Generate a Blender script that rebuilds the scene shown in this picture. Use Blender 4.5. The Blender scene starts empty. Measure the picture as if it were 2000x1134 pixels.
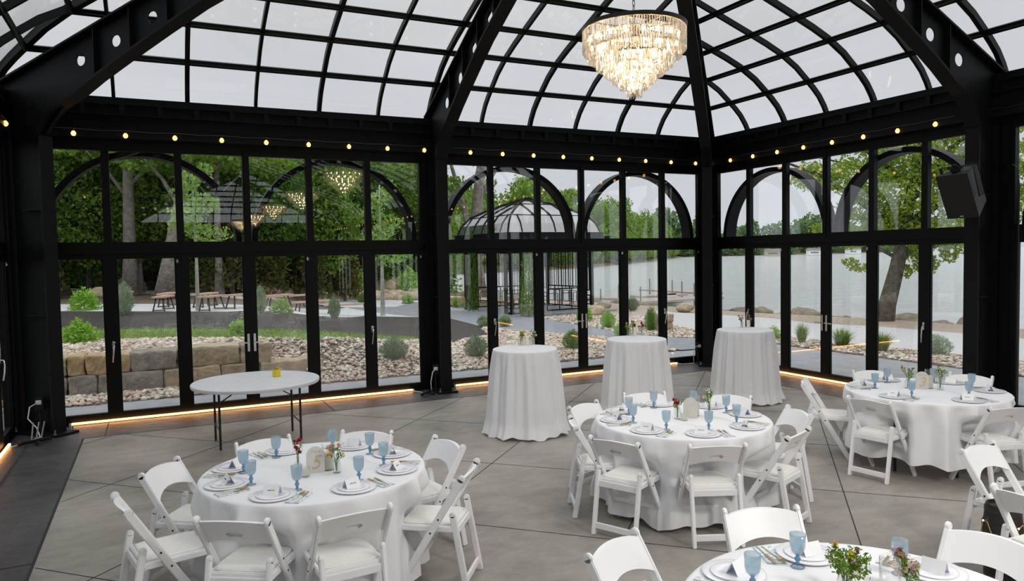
import bpy, bmesh, math, random
import numpy as np
from mathutils import Vector, Matrix, Euler
PI = math.pi
D = bpy.data
SC = bpy.context.scene
COL = SC.collection
random.seed(7)
RNG = np.random.default_rng(7)

# ------------------------------------------------------------------ materials
def new_mat(name):
    m = D.materials.new(name); m.use_nodes = True
    nt = m.node_tree
    for n in list(nt.nodes): nt.nodes.remove(n)
    out = nt.nodes.new('ShaderNodeOutputMaterial')
    return m, nt, out

def P(name, col, rough=0.5, metal=0.0, spec=0.5, noise=None, bump=None, trans=0.0, vary=None, coat=0.0):
    """principled; noise=(scale, colour2, detail), bump=(scale, strength, dist)"""
    m, nt, out = new_mat(name)
    b = nt.nodes.new('ShaderNodeBsdfPrincipled')
    b.inputs['Base Color'].default_value = (*col, 1)
    b.inputs['Roughness'].default_value = rough
    b.inputs['Metallic'].default_value = metal
    b.inputs['Specular IOR Level'].default_value = spec
    b.inputs['Coat Weight'].default_value = coat
    L = nt.links
    tc = nt.nodes.new('ShaderNodeTexCoord')
    if noise:
        n = nt.nodes.new('ShaderNodeTexNoise'); n.inputs['Scale'].default_value = noise[0]
        n.inputs['Detail'].default_value = noise[2] if len(noise) > 2 else 4
        r = nt.nodes.new('ShaderNodeValToRGB')
        r.color_ramp.elements[0].position = 0.3; r.color_ramp.elements[1].position = 0.7
        r.color_ramp.elements[0].color = (*col, 1); r.color_ramp.elements[1].color = (*noise[1], 1)
        L.new(tc.outputs['Object'], n.inputs['Vector']); L.new(n.outputs['Fac'], r.inputs['Fac'])
        L.new(r.outputs['Color'], b.inputs['Base Color'])
    if vary:   # each loose piece gets its own tone between col and vary
        g = nt.nodes.new('ShaderNodeNewGeometry')
        r = nt.nodes.new('ShaderNodeValToRGB')
        cols = [col] + list(vary)
        r.color_ramp.elements[0].color = (*cols[0], 1); r.color_ramp.elements[1].color = (*cols[-1], 1)
        for i, c in enumerate(cols[1:-1]):
            e = r.color_ramp.elements.new((i + 1) / (len(cols) - 1)); e.color = (*c, 1)
        L.new(g.outputs['Random Per Island'], r.inputs['Fac']); L.new(r.outputs['Color'], b.inputs['Base Color'])
    if bump:
        n2 = nt.nodes.new('ShaderNodeTexNoise'); n2.inputs['Scale'].default_value = bump[0]; n2.inputs['Detail'].default_value = 5
        bp = nt.nodes.new('ShaderNodeBump'); bp.inputs['Strength'].default_value = bump[1]; bp.inputs['Distance'].default_value = bump[2]
        L.new(tc.outputs['Object'], n2.inputs['Vector']); L.new(n2.outputs['Fac'], bp.inputs['Height']); L.new(bp.outputs['Normal'], b.inputs['Normal'])
    L.new(b.outputs['BSDF'], out.inputs['Surface'])
    return m

def leaf_mat(name, cols, trans=0.35):
    m, nt, out = new_mat(name); L = nt.links
    g = nt.nodes.new('ShaderNodeNewGeometry'); r = nt.nodes.new('ShaderNodeValToRGB')
    r.color_ramp.elements[0].color = (*cols[0], 1); r.color_ramp.elements[1].color = (*cols[-1], 1)
    for i, c in enumerate(cols[1:-1]):
        e = r.color_ramp.elements.new((i + 1) / (len(cols) - 1)); e.color = (*c, 1)
    L.new(g.outputs['Random Per Island'], r.inputs['Fac'])
    d = nt.nodes.new('ShaderNodeBsdfDiffuse'); t = nt.nodes.new('ShaderNodeBsdfTranslucent'); mx = nt.nodes.new('ShaderNodeMixShader')
    mx.inputs['Fac'].default_value = trans
    L.new(r.outputs['Color'], d.inputs['Color']); L.new(r.outputs['Color'], t.inputs['Color'])
    L.new(d.outputs[0], mx.inputs[1]); L.new(t.outputs[0], mx.inputs[2]); L.new(mx.outputs[0], out.inputs['Surface'])
    return m

def glass_mat(name, tint, r0=0.06, rough=0.0, diffuse=0.0, dcol=(1, 1, 1), power=5.0):
    """thin sheet glass: clear sheet plus a Schlick mirror term"""
    m, nt, out = new_mat(name); L = nt.links
    t = nt.nodes.new('ShaderNodeBsdfTransparent'); t.inputs['Color'].default_value = (*tint, 1)
    g = nt.nodes.new('ShaderNodeBsdfGlossy'); g.inputs['Roughness'].default_value = rough
    lw = nt.nodes.new('ShaderNodeLayerWeight'); lw.inputs['Blend'].default_value = 0.5
    pw = nt.nodes.new('ShaderNodeMath'); pw.operation = 'POWER'; pw.inputs[1].default_value = power
    mp = nt.nodes.new('ShaderNodeMapRange'); mp.inputs['To Min'].default_value = r0; mp.inputs['To Max'].default_value = 0.9
    L.new(lw.outputs['Facing'], pw.inputs[0]); L.new(pw.outputs[0], mp.inputs['Value'])
    mx = nt.nodes.new('ShaderNodeMixShader'); L.new(mp.outputs[0], mx.inputs['Fac'])
    src = t
    if diffuse:
        d = nt.nodes.new('ShaderNodeBsdfTranslucent'); d.inputs['Color'].default_value = (*dcol, 1)
        d2 = nt.nodes.new('ShaderNodeBsdfDiffuse'); d2.inputs['Color'].default_value = (*dcol, 1)
        m3 = nt.nodes.new('ShaderNodeMixShader'); m3.inputs['Fac'].default_value = 0.5
        L.new(d.outputs[0], m3.inputs[1]); L.new(d2.outputs[0], m3.inputs[2])
        m2 = nt.nodes.new('ShaderNodeMixShader'); m2.inputs['Fac'].default_value = diffuse
        L.new(t.outputs[0], m2.inputs[1]); L.new(m3.outputs[0], m2.inputs[2]); src = m2
    L.new(src.outputs[0], mx.inputs[1]); L.new(g.outputs[0], mx.inputs[2]); L.new(mx.outputs[0], out.inputs['Surface'])
    return m

def emit_mat(name, col, s):
    m, nt, out = new_mat(name)
    e = nt.nodes.new('ShaderNodeEmission'); e.inputs['Color'].default_value = (*col, 1); e.inputs['Strength'].default_value = s
    nt.links.new(e.outputs[0], out.inputs['Surface']); return m

M = {}
M['steel'] = P('black_painted_steel', (.006, .007, .008), .5, spec=.16, bump=(40, .06, .004))
M['frame'] = P('black_window_frame', (.003, .004, .004), .45, spec=.2)
M['dark'] = P('matt_black', (.01, .01, .011), .7, spec=.3)
M['glass'] = glass_mat('window_glass', (.985, .995, .99), .092)
M['roofglass'] = glass_mat('roof_glass', (.95, .955, .955), .03)
M['chrome'] = P('brushed_chrome', (.75, .75, .74), .25, metal=1)
M['resin'] = P('white_resin', (.848, .848, .859), .38, spec=.5)
M['pad'] = P('cream_vinyl', (.840, .824, .777), .5, noise=(60, (.819, .803, .756), 3))
M['bolt'] = P('dark_bolt', (.02, .02, .02), .4, metal=.6)
M['plastic'] = P('white_plastic_tabletop', (.78, .79, .81), .45, noise=(9, (.70, .715, .75), 6))
M['leg'] = P('dark_bronze_leg', (.018, .014, .012), .4, metal=.3)
M['porcelain'] = P('white_porcelain', (.84, .84, .88), .12, spec=.5)
M['goldrim'] = P('pale_rim', (.66, .64, .64), .35)
M['card'] = P('white_card', (.82, .82, .83), .7)
M['cardblue'] = P('dusty_blue_card', (.72, .78, .96), .7)
M['ink'] = P('black_ink', (.03, .03, .035), .7)
M['gold'] = P('brushed_gold', (.78, .52, .24), .28, metal=.9)
M['ivoryh'] = P('ivory_handle', (.80, .74, .63), .35)
M['goldink'] = P('gold_lettering', (.60, .47, .28), .45, metal=.35)
M['goldpale'] = P('faint_gold_lettering', (.74, .68, .56), .5)
M['wax'] = P('cream_wax', (.80, .74, .60), .55)
M['sign'] = glass_mat('frosted_acrylic_sign', (.9, .9, .88), .05, .1, .86, (.90, .88, .84))
M['votive'] = glass_mat('votive_glass', (.97, .97, .95), .05, .05, .22, (.92, .9, .85))
M['hurr'] = glass_mat('thin_clear_glass', (.99, .995, .99), .03, 0, 0)
M['clear'] = glass_mat('clear_vase_glass', (.975, .985, .98), .05, 0, .03)
M['yellow'] = P('yellow_card', (.80, .62, .01), .5)
M['brown'] = P('brown_filling', (.12, .05, .02), .6)
M['wire'] = P('black_cord', (.008, .008, .008), .5)
M['whitecord'] = P('white_cord', (.7, .7, .7), .45)
M['zinc'] = P('galvanised_plate', (.32, .33, .33), .4, metal=.8)
M['bulb'] = emit_mat('warm_bulb', (1, .46, .11), 3.6)
M['led'] = emit_mat('amber_led', (1, .44, .13), 5.5)
M['fairy'] = emit_mat('fairy_bulb', (1, .7, .35), 8)
M['cbulb'] = emit_mat('chandelier_bulb', (1, .74, .44), 100)
M['wood'] = P('barrel_wood', (.010, .006, .005), .6, noise=(6, (.022, .014, .010), 6))
M['hoop'] = P('iron_hoop', (.05, .05, .05), .5, metal=.7)
M['speaker'] = P('black_speaker_cabinet', (.016, .018, .021), .5, bump=(120, .2, .003))
M['grille'] = P('black_speaker_grille', (.006, .006, .006), .7, bump=(260, .4, .003))
M['stem'] = P('green_stem', (.09, .17, .04), .6)
M['leafg'] = leaf_mat('flower_leaf', [(.10, .20, .03), (.25, .36, .07), (.16, .28, .05)])
for n_, c_ in dict(crimson=[(.30, .01, .05), (.42, .02, .08)], pink=[(.75, .30, .32), (.80, .45, .42)], yellowf=[(.80, .55, .03), (.85, .62, .05)],
                   white=[(.80, .78, .70), (.85, .80, .74)], mauve=[(.55, .42, .50), (.70, .56, .60)], rust=[(.32, .16, .10), (.5, .3, .2)],
                   peach=[(.80, .58, .45), (.84, .68, .56)]).items():
    M[n_] = leaf_mat('petal_' + n_, c_, .3)

def cloth_mat():
    m, nt, out = new_mat('white_polyester_cloth'); L = nt.links
    b = nt.nodes.new('ShaderNodeBsdfPrincipled'); b.inputs['Base Color'].default_value = (.90, .905, .925, 1); b.inputs['Roughness'].default_value = .85
    b.inputs['Specular IOR Level'].default_value = .2
    tr = nt.nodes.new('ShaderNodeBsdfTranslucent'); tr.inputs['Color'].default_value = (.90, .905, .92, 1)
    tc = nt.nodes.new('ShaderNodeTexCoord'); n = nt.nodes.new('ShaderNodeTexNoise'); n.inputs['Scale'].default_value = 7; n.inputs['Detail'].default_value = 3
    bp = nt.nodes.new('ShaderNodeBump'); bp.inputs['Strength'].default_value = .25; bp.inputs['Distance'].default_value = .02
    L.new(tc.outputs['Object'], n.inputs['Vector']); L.new(n.outputs['Fac'], bp.inputs['Height']); L.new(bp.outputs['Normal'], b.inputs['Normal'])
    mx = nt.nodes.new('ShaderNodeMixShader'); mx.inputs['Fac'].default_value = .15
    L.new(b.outputs[0], mx.inputs[1]); L.new(tr.outputs[0], mx.inputs[2]); L.new(mx.outputs[0], out.inputs['Surface'])
    return m
M['cloth'] = cloth_mat()

def bluegobl():
    m, nt, out = new_mat('pressed_blue_glass'); L = nt.links
    t = nt.nodes.new('ShaderNodeBsdfTransparent'); t.inputs['Color'].default_value = (.88, .935, .96, 1)
    d = nt.nodes.new('ShaderNodeBsdfTranslucent'); d.inputs['Color'].default_value = (.70, .82, .90, 1)
    g = nt.nodes.new('ShaderNodeBsdfGlossy'); g.inputs['Roughness'].default_value = .08
    tc = nt.nodes.new('ShaderNodeTexCoord'); v = nt.nodes.new('ShaderNodeTexVoronoi'); v.inputs['Scale'].default_value = 70
    bp = nt.nodes.new('ShaderNodeBump'); bp.inputs['Strength'].default_value = .8; bp.inputs['Distance'].default_value = .004
    L.new(tc.outputs['Object'], v.inputs['Vector']); L.new(v.outputs['Distance'], bp.inputs['Height']); L.new(bp.outputs['Normal'], g.inputs['Normal'])
    L.new(bp.outputs['Normal'], d.inputs['Normal'])
    m1 = nt.nodes.new('ShaderNodeMixShader'); m1.inputs['Fac'].default_value = .34
    L.new(t.outputs[0], m1.inputs[1]); L.new(d.outputs[0], m1.inputs[2])
    lw = nt.nodes.new('ShaderNodeLayerWeight'); lw.inputs['Blend'].default_value = .5; L.new(bp.outputs['Normal'], lw.inputs['Normal'])
    pw = nt.nodes.new('ShaderNodeMath'); pw.operation = 'POWER'; pw.inputs[1].default_value = 4
    mp = nt.nodes.new('ShaderNodeMapRange'); mp.inputs['To Min'].default_value = .05; mp.inputs['To Max'].default_value = .7
    L.new(lw.outputs['Facing'], pw.inputs[0]); L.new(pw.outputs[0], mp.inputs['Value'])
    m2 = nt.nodes.new('ShaderNodeMixShader'); L.new(mp.outputs[0], m2.inputs['Fac']); L.new(m1.outputs[0], m2.inputs[1]); L.new(g.outputs[0], m2.inputs[2])
    L.new(m2.outputs[0], out.inputs['Surface']); return m
M['bluegl'] = bluegobl()
M['bluestem'] = glass_mat('blue_glass_stem', (.42, .62, .77), .08, .05, .40, (.22, .45, .64))

def crystal():
    m, nt, out = new_mat('cut_crystal'); L = nt.links
    t = nt.nodes.new('ShaderNodeBsdfTransparent'); t.inputs['Color'].default_value = (.98, .97, .95, 1)
    d = nt.nodes.new('ShaderNodeBsdfTranslucent'); d.inputs['Color'].default_value = (.98, .92, .84, 1)
    g = nt.nodes.new('ShaderNodeBsdfGlossy'); g.inputs['Roughness'].default_value = .06
    geo = nt.nodes.new('ShaderNodeNewGeometry')
    mp = nt.nodes.new('ShaderNodeMapRange'); mp.inputs['To Min'].default_value = .15; mp.inputs['To Max'].default_value = .65
    L.new(geo.outputs['Random Per Island'], mp.inputs['Value'])
    m1 = nt.nodes.new('ShaderNodeMixShader'); L.new(mp.outputs[0], m1.inputs['Fac']); L.new(t.outputs[0], m1.inputs[1]); L.new(g.outputs[0], m1.inputs[2])
    m2 = nt.nodes.new('ShaderNodeMixShader'); m2.inputs['Fac'].default_value = .22; L.new(m1.outputs[0], m2.inputs[1]); L.new(d.outputs[0], m2.inputs[2])
    L.new(m2.outputs[0], out.inputs['Surface']); return m
M['crystal'] = crystal()

def napkin_mat():
    m, nt, out = new_mat('blue_toile_linen'); L = nt.links
    b = nt.nodes.new('ShaderNodeBsdfPrincipled'); b.inputs['Roughness'].default_value = .9
    tc = nt.nodes.new('ShaderNodeTexCoord'); n = nt.nodes.new('ShaderNodeTexNoise'); n.inputs['Scale'].default_value = 42; n.inputs['Detail'].default_value = 6
    n.inputs['Distortion'].default_value = 1.2
    r = nt.nodes.new('ShaderNodeValToRGB'); e = r.color_ramp.elements
    e[0].position = .40; e[0].color = (.30, .43, .54, 1); e[1].position = .56; e[1].color = (.80, .82, .83, 1)
    L.new(tc.outputs['Object'], n.inputs['Vector']); L.new(n.outputs['Fac'], r.inputs['Fac']); L.new(r.outputs['Color'], b.inputs['Base Color'])
    L.new(b.outputs[0], out.inputs['Surface']); return m
M['napkin'] = napkin_mat()

def floor_mat(name, c1, c2, c3, rlo, rhi):
    m, nt, out = new_mat(name); L = nt.links
    b = nt.nodes.new('ShaderNodeBsdfPrincipled')
    tc = nt.nodes.new('ShaderNodeTexCoord')
    n = nt.nodes.new('ShaderNodeTexNoise'); n.inputs['Scale'].default_value = .55; n.inputs['Detail'].default_value = 7; n.inputs['Roughness'].default_value = .62
    r = nt.nodes.new('ShaderNodeValToRGB'); e = r.color_ramp.elements
    e[0].position = .34; e[0].color = (*c1, 1); e[1].position = .68; e[1].color = (*c3, 1); q = e.new(.5); q.color = (*c2, 1)
    mpn = nt.nodes.new('ShaderNodeMapping'); mpn.inputs['Scale'].default_value = (.7, 1.6, 1); mpn.inputs['Rotation'].default_value = (0, 0, .6)
    n2 = nt.nodes.new('ShaderNodeTexNoise'); n2.inputs['Scale'].default_value = 5; n2.inputs['Detail'].default_value = 8; n2.inputs['Roughness'].default_value = .7
    L.new(tc.outputs['Object'], n.inputs['Vector']); L.new(tc.outputs['Object'], mpn.inputs['Vector']); L.new(mpn.outputs[0], n2.inputs['Vector'])
    L.new(n.outputs['Fac'], r.inputs['Fac'])
    mixc = nt.nodes.new('ShaderNodeMixRGB'); mixc.blend_type = 'OVERLAY'; mixc.inputs['Fac'].default_value = .5
    L.new(r.outputs['Color'], mixc.inputs[1]); L.new(n2.outputs['Color'], mixc.inputs[2])
    bw = nt.nodes.new('ShaderNodeRGBToBW'); L.new(n2.outputs['Color'], bw.inputs[0])
    cmb = nt.nodes.new('ShaderNodeCombineColor'); [L.new(bw.outputs[0], cmb.inputs[i]) for i in range(3)]; L.new(cmb.outputs[0], mixc.inputs[2])
    L.new(mixc.outputs[0], b.inputs['Base Color'])
    mr = nt.nodes.new('ShaderNodeMapRange'); mr.inputs['From Min'].default_value = .3; mr.inputs['From Max'].default_value = .7
    mr.inputs['To Min'].default_value = rlo; mr.inputs['To Max'].default_value = rhi; L.new(n2.outputs['Fac'], mr.inputs['Value']); L.new(mr.outputs[0], b.inputs['Roughness'])
    bp = nt.nodes.new('ShaderNodeBump'); bp.inputs['Strength'].default_value = .55; bp.inputs['Distance'].default_value = .02
    L.new(n2.outputs['Fac'], bp.inputs['Height']); L.new(bp.outputs['Normal'], b.inputs['Normal'])
    L.new(b.outputs[0], out.inputs['Surface']); return m
M['floor'] = floor_mat('stamped_concrete', (.186, .168, .146), (.300, .275, .243), (.405, .376, .337), .28, .55)
M['border'] = floor_mat('dark_stamped_concrete', (.039, .038, .040), (.065, .062, .065), (.098, .094, .095), .28, .5)
M['joint'] = P('floor_joint', (.02, .018, .016), .8)
M['apron'] = P('grey_concrete_apron', (.298, .306, .333), .6, noise=(3, (.394, .403, .429), 7), bump=(14, .35, .012))
M['patio'] = P('pale_concrete_patio', (.644, .658, .686), .7, noise=(2.5, (.742, .756, .777), 7))
M['asphalt'] = P('grey_asphalt_path', (.255, .272, .306), .75, noise=(3, (.323, .340, .374), 7), bump=(60, .4, .01))
M['mulch'] = P('dark_mulch', (.006, .005, .005), .9, noise=(15, (.105, .09, .08), 12), bump=(22, 1, .08))
M['mulchb'] = P('brown_mulch', (.117, .085, .065), .9, noise=(18, (.312, .234, .169), 9), bump=(30, 1, .05))
M['soil'] = P('woodland_ground', (.046, .058, .023), .95, noise=(.5, (.208, .163, .098), 8), bump=(6, .8, .1))
M['rockbed'] = P('rock_bed', (.080, .064, .051), .9, noise=(20, (.256, .208, .168), 6), bump=(25, 1, .04))
M['gravel'] = P('white_gravel', (.527, .527, .535), .9, noise=(45, (.731, .731, .739), 5), bump=(60, .6, .02))
M['shore'] = P('shore_pebbles', (.324, .250, .182), .9, noise=(20, (.675, .567, .459), 7), bump=(24, 1, .05))
M['lawn'] = P('lawn', (.112, .210, .035), .9, noise=(6, (.238, .336, .077), 8))
M['pebble'] = P('river_rock', (.286, .220, .176), .8, vary=[(.748, .594, .484), (.484, .341, .253), (.920, .902, .781), (.638, .517, .429)])
M['sandst'] = P('sandstone', (.348, .268, .167), .85, noise=(3.2, (.609, .486, .319), 8), bump=(7, 1, .09))
M['sandg'] = P('grey_sandstone', (.217, .196, .167), .85, noise=(3.5, (.406, .362, .304), 8), bump=(7, 1, .09))
M['sando'] = P('ochre_sandstone', (.378, .266, .126), .85, noise=(3.8, (.616, .462, .266), 8), bump=(7, 1, .09))
M['boulder'] = P('field_boulder', (.420, .329, .224), .9, noise=(2, (.700, .574, .420), 8), bump=(6, .8, .05))
M['shoreb'] = P('shore_boulder', (.15, .12, .09), .9, noise=(2, (.36, .30, .235), 8), bump=(6, .8, .05))
M['bench'] = P('pine_bench', (.598, .390, .260), .6, noise=(7, (.728, .520, .377), 5))
M['barkm'] = P('mid_bark', (.055, .048, .042), .95, noise=(7, (.15, .135, .115), 9), bump=(12, 1, .06))
M['bark'] = P('grey_bark', (.176, .155, .135), .95, noise=(5, (.351, .317, .284), 9), bump=(10, 1, .06))
M['barkd'] = P('dark_bark', (.065, .055, .046), .95, noise=(6, (.143, .124, .104), 9), bump=(10, 1, .06))
M['birch'] = P('pale_bark', (.459, .446, .405), .85, noise=(9, (.675, .661, .621), 6))
M['whitepost'] = P('white_post', (.75, .75, .76), .5)
M['houses'] = P('white_siding', (.816, .828, .852), .7)
M['tan'] = P('tan_siding', (.504, .432, .348), .7)
M['roofh'] = P('grey_shingle', (.22, .21, .21), .8)
M['deck'] = P('weathered_deck', (.378, .308, .266), .8, noise=(2, (.504, .434, .392), 6))
M['farland'] = P('far_bank_ground', (.130, .156, .065), .95, noise=(.1, (.260, .221, .130), 6))
M['oakleaf'] = leaf_mat('oak_leaf', [(.20, .32, .035), (.36, .50, .08), (.48, .60, .14), (.27, .40, .055)], .42)
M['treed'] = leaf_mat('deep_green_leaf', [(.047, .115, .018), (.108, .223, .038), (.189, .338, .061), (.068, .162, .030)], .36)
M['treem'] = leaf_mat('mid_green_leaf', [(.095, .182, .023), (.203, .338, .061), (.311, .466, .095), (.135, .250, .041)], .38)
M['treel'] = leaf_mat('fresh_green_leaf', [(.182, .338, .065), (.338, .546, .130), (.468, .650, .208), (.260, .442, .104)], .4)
M['cedar'] = leaf_mat('cedar_spray', [(.058, .078, .019), (.130, .137, .039), (.182, .143, .052), (.078, .111, .026)], .2)
M['bankl'] = leaf_mat('bank_tree_leaf', [(.126, .238, .042), (.252, .392, .084), (.336, .476, .126), (.168, .294, .063)], .35)
M['farl'] = leaf_mat('far_tree_leaf', [(.112, .203, .084), (.182, .294, .119), (.238, .350, .154)], .3)
M['bushb'] = leaf_mat('bright_bush_leaf', [(.169, .351, .039), (.338, .598, .091), (.468, .715, .156), (.234, .455, .065)], .35)
M['spruce'] = leaf_mat('blue_green_needles', [(.121, .203, .108), (.230, .338, .176), (.324, .432, .243)], .25)
M['juniper'] = leaf_mat('green_needles', [(.095, .189, .041), (.189, .338, .074), (.311, .459, .121)], .25)
M['grassb'] = leaf_mat('grass_blade', [(.135, .243, .047), (.270, .405, .095), (.432, .513, .176)], .3)
M['paleg'] = leaf_mat('grey_green_leaf', [(.260, .364, .208), (.416, .520, .338), (.546, .624, .442)], .3)

def water_mat():
    m, nt, out = new_mat('lake_water'); L = nt.links
    b = nt.nodes.new('ShaderNodeBsdfPrincipled'); b.inputs['Base Color'].default_value = (.84, .865, .90, 1); b.inputs['Roughness'].default_value = .1
    b.inputs['IOR'].default_value = 1.5
    tc = nt.nodes.new('ShaderNodeTexCoord'); mp = nt.nodes.new('ShaderNodeMapping')
    mp.inputs['Rotation'].default_value = (0, 0, -2.29); mp.inputs['Scale'].default_value = (.35, 1.6, 1)
    n = nt.nodes.new('ShaderNodeTexNoise'); n.inputs['Scale'].default_value = .38; n.inputs['Detail'].default_value = 9; n.inputs['Roughness'].default_value = .7
    bp = nt.nodes.new('ShaderNodeBump'); bp.inputs['Strength'].default_value = 1; bp.inputs['Distance'].default_value = .9
    L.new(tc.outputs['Object'], mp.inputs['Vector']); L.new(mp.outputs[0], n.inputs['Vector']); L.new(n.outputs['Fac'], bp.inputs['Height'])
    L.new(bp.outputs['Normal'], b.inputs['Normal']); L.new(b.outputs[0], out.inputs['Surface']); return m
M['water'] = water_mat()

# ------------------------------------------------------------------ mesh helpers
def frame_of(d):
    d = Vector(d).normalized()
    up = Vector((0, 0, 1)) if abs(d.z) < .95 else Vector((1, 0, 0))
    a = d.cross(up).normalized(); return d, a, a.cross(d)

class MB:
    def __init__(s): s.v = []; s.f = []
    def add(s, vs, fs):
        o = len(s.v); s.v += [tuple(v) for v in vs]; s.f += [tuple(i + o for i in f) for f in fs]; return s
    def box(s, lo, hi, mat=None):
        x0, y0, z0 = lo; x1, y1, z1 = hi
        vs = [(x0, y0, z0), (x1, y0, z0), (x1, y1, z0), (x0, y1, z0), (x0, y0, z1), (x1, y0, z1), (x1, y1, z1), (x0, y1, z1)]
        if mat is not None: vs = [mat @ Vector(v) for v in vs]
        return s.add(vs, [(3, 2, 1, 0), (4, 5, 6, 7), (0, 1, 5, 4), (1, 2, 6, 5), (2, 3, 7, 6), (3, 0, 4, 7)])
    def bar(s, p0, p1, w, h, side=None):
        """rectangular bar p0-p1; w along side, h along the other normal"""
        p0, p1 = Vector(p0), Vector(p1); d, a, u = frame_of(p1 - p0)
        if side is not None:
            a = Vector(side); a = (a - d * a.dot(d)).normalized(); u = a.cross(d)
        vs = []
        for p in (p0, p1):
            for i, j in ((-1, -1), (1, -1), (1, 1), (-1, 1)): vs.append(p + a * (i * w / 2) + u * (j * h / 2))
        return s.add(vs, [(3, 2, 1, 0), (4, 5, 6, 7), (0, 1, 5, 4), (1, 2, 6, 5), (2, 3, 7, 6), (3, 0, 4, 7)])
    def sweep(s, pts, w, h, side):
        """rectangular section along a polyline; w along fixed side vector, h across"""
        pts = [Vector(p) for p in pts]; a = Vector(side).normalized(); n = len(pts); vs = []
        for i, p in enumerate(pts):
            t = (pts[min(i + 1, n - 1)] - pts[max(i - 1, 0)]).normalized(); u = a.cross(t).normalized()
            for q, r in ((-1, -1), (1, -1), (1, 1), (-1, 1)): vs.append(p + a * (q * w / 2) + u * (r * h / 2))
        fs = [(3, 2, 1, 0), tuple(4 * (n - 1) + k for k in range(4))]
        for i in range(n - 1):
            o = 4 * i
            for k in range(4): fs.append((o + k, o + (k + 1) % 4, o + 4 + (k + 1) % 4, o + 4 + k))
        return s.add(vs, fs)
    def tube(s, pts, r, n=8, r1=None, cap=True):
        pts = [Vector(p) for p in pts]; m = len(pts); vs = []; r1 = r if r1 is None else r1
        d, a, u = frame_of(pts[1] - pts[0])
        for i, p in enumerate(pts):
            t = (pts[min(i + 1, m - 1)] - pts[max(i - 1, 0)]).normalized()
            a = (a - t * a.dot(t)).normalized(); u = t.cross(a); rr = (r[i] if isinstance(r, (list, tuple)) else r + (r1 - r) * i / (m - 1))
            for k in range(n): vs.append(p + (a * math.cos(2 * PI * k / n) + u * math.sin(2 * PI * k / n)) * rr)
        fs = []
        for i in range(m - 1):
            for k in range(n): fs.append((i * n + k, i * n + (k + 1) % n, (i + 1) * n + (k + 1) % n, (i + 1) * n + k))
        if cap: fs += [tuple(range(n - 1, -1, -1)), tuple((m - 1) * n + k for k in range(n))]
        return s.add(vs, fs)
    def lathe(s, prof, n=24, c=(0, 0, 0)):
        vs = []; fs = []
        for r, z in prof:
            for k in range(n): vs.append((c[0] + r * math.cos(2 * PI * k / n), c[1] + r * math.sin(2 * PI * k / n), c[2] + z))
        for i in range(len(prof) - 1):
            for k in range(n): fs.append((i * n + k, i * n + (k + 1) % n, (i + 1) * n + (k + 1) % n, (i + 1) * n + k))
        return s.add(vs, fs)
    def ball(s, c, r, sub=1, sq=(1, 1, 1)):
        bm = bmesh.new(); bmesh.ops.create_icosphere(bm, subdivisions=sub, radius=1)
        vs = [(c[0] + v.co.x * r * sq[0], c[1] + v.co.y * r * sq[1], c[2] + v.co.z * r * sq[2]) for v in bm.verts]
        fs = [tuple(v.index for v in f.verts) for f in bm.faces]; bm.free(); return s.add(vs, fs)
    def prism(s, poly, axis, a0, a1):
        """extrude a 2-D polygon along axis (0,1,2); poly gives the two other coordinates in order"""
        n = len(poly); vs = []
        for a in (a0, a1):
            for p in poly:
                q = list(p); q.insert(axis, a); vs.append(q)
        return s.add(vs, [tuple(range(n - 1, -1, -1)), tuple(range(n, 2 * n))] + [(i, (i + 1) % n, n + (i + 1) % n, n + i) for i in range(n)])
    def mesh(s, name, mat, smooth=False, bevel=0, seg=2):
        me = D.meshes.new(name); me.from_pydata(s.v, [], s.f)
        if bevel or smooth:
            bm = bmesh.new(); bm.from_mesh(me)
            bmesh.ops.recalc_face_normals(bm, faces=bm.faces)
            if bevel:
                es = [e for e in bm.edges if len(e.link_faces) == 2 and e.calc_face_angle(0) > .6]
                bmesh.ops.bevel(bm, geom=es, offset=bevel, segments=seg, affect='EDGES', clamp_overlap=True)
            bm.to_mesh(me); bm.free()
        else:
            me.validate(); 
            bm = bmesh.new(); bm.from_mesh(me); bmesh.ops.recalc_face_normals(bm, faces=bm.faces); bm.to_mesh(me); bm.free()
        for m in (mat if isinstance(mat, (list, tuple)) else [mat]): me.materials.append(m)
        if smooth:
            me.shade_smooth()
            if smooth != True: me.set_sharp_from_angle(angle=smooth)
        return me
    def build(s, name, mat, parent=None, smooth=False, bevel=0, seg=2, loc=None, rz=0):
        o = D.objects.new(name, s.mesh(name, mat, smooth, bevel, seg)); COL.objects.link(o)
        if parent: o.parent = parent
        if loc is not None: o.location = loc
        if rz: o.rotation_euler = (0, 0, rz)
        return o

def tag(o, label=None, cat=None, group=None, kind=None):
    if label: o['label'] = label
    if cat: o['category'] = cat
    if group: o['group'] = group
    if kind: o['kind'] = kind
    return o
def empty(name, loc=(0, 0, 0), rz=0):
    o = D.objects.new(name, None); o.empty_display_size = .1; COL.objects.link(o); o.location = loc; o.rotation_euler = (0, 0, rz); return o
def dup(o, parent=None):
    c = o.copy(); COL.objects.link(c)
    if parent: c.parent = parent
    for ch in list(o.children): dup(ch, c)
    return c
def struct(mb, name, mat, **k):
    return tag(mb.build(name, mat, **k), kind='structure')

class Proto:
    """first use returns the thing itself, later uses a copy of it with its parts"""
    def __init__(s, o): s.o = o; s.n = 0
    def put(s, loc, rz=0, label=None, group=None, scale=None):
        o = s.o if s.n == 0 else dup(s.o); s.n += 1
        o.location = loc; o.rotation_euler = (0, 0, rz)
        if scale: o.scale = (scale,) * 3 if not isinstance(scale, (tuple, list)) else scale
        if label: o['label'] = label
        if group: o['group'] = group
        return o

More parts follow.
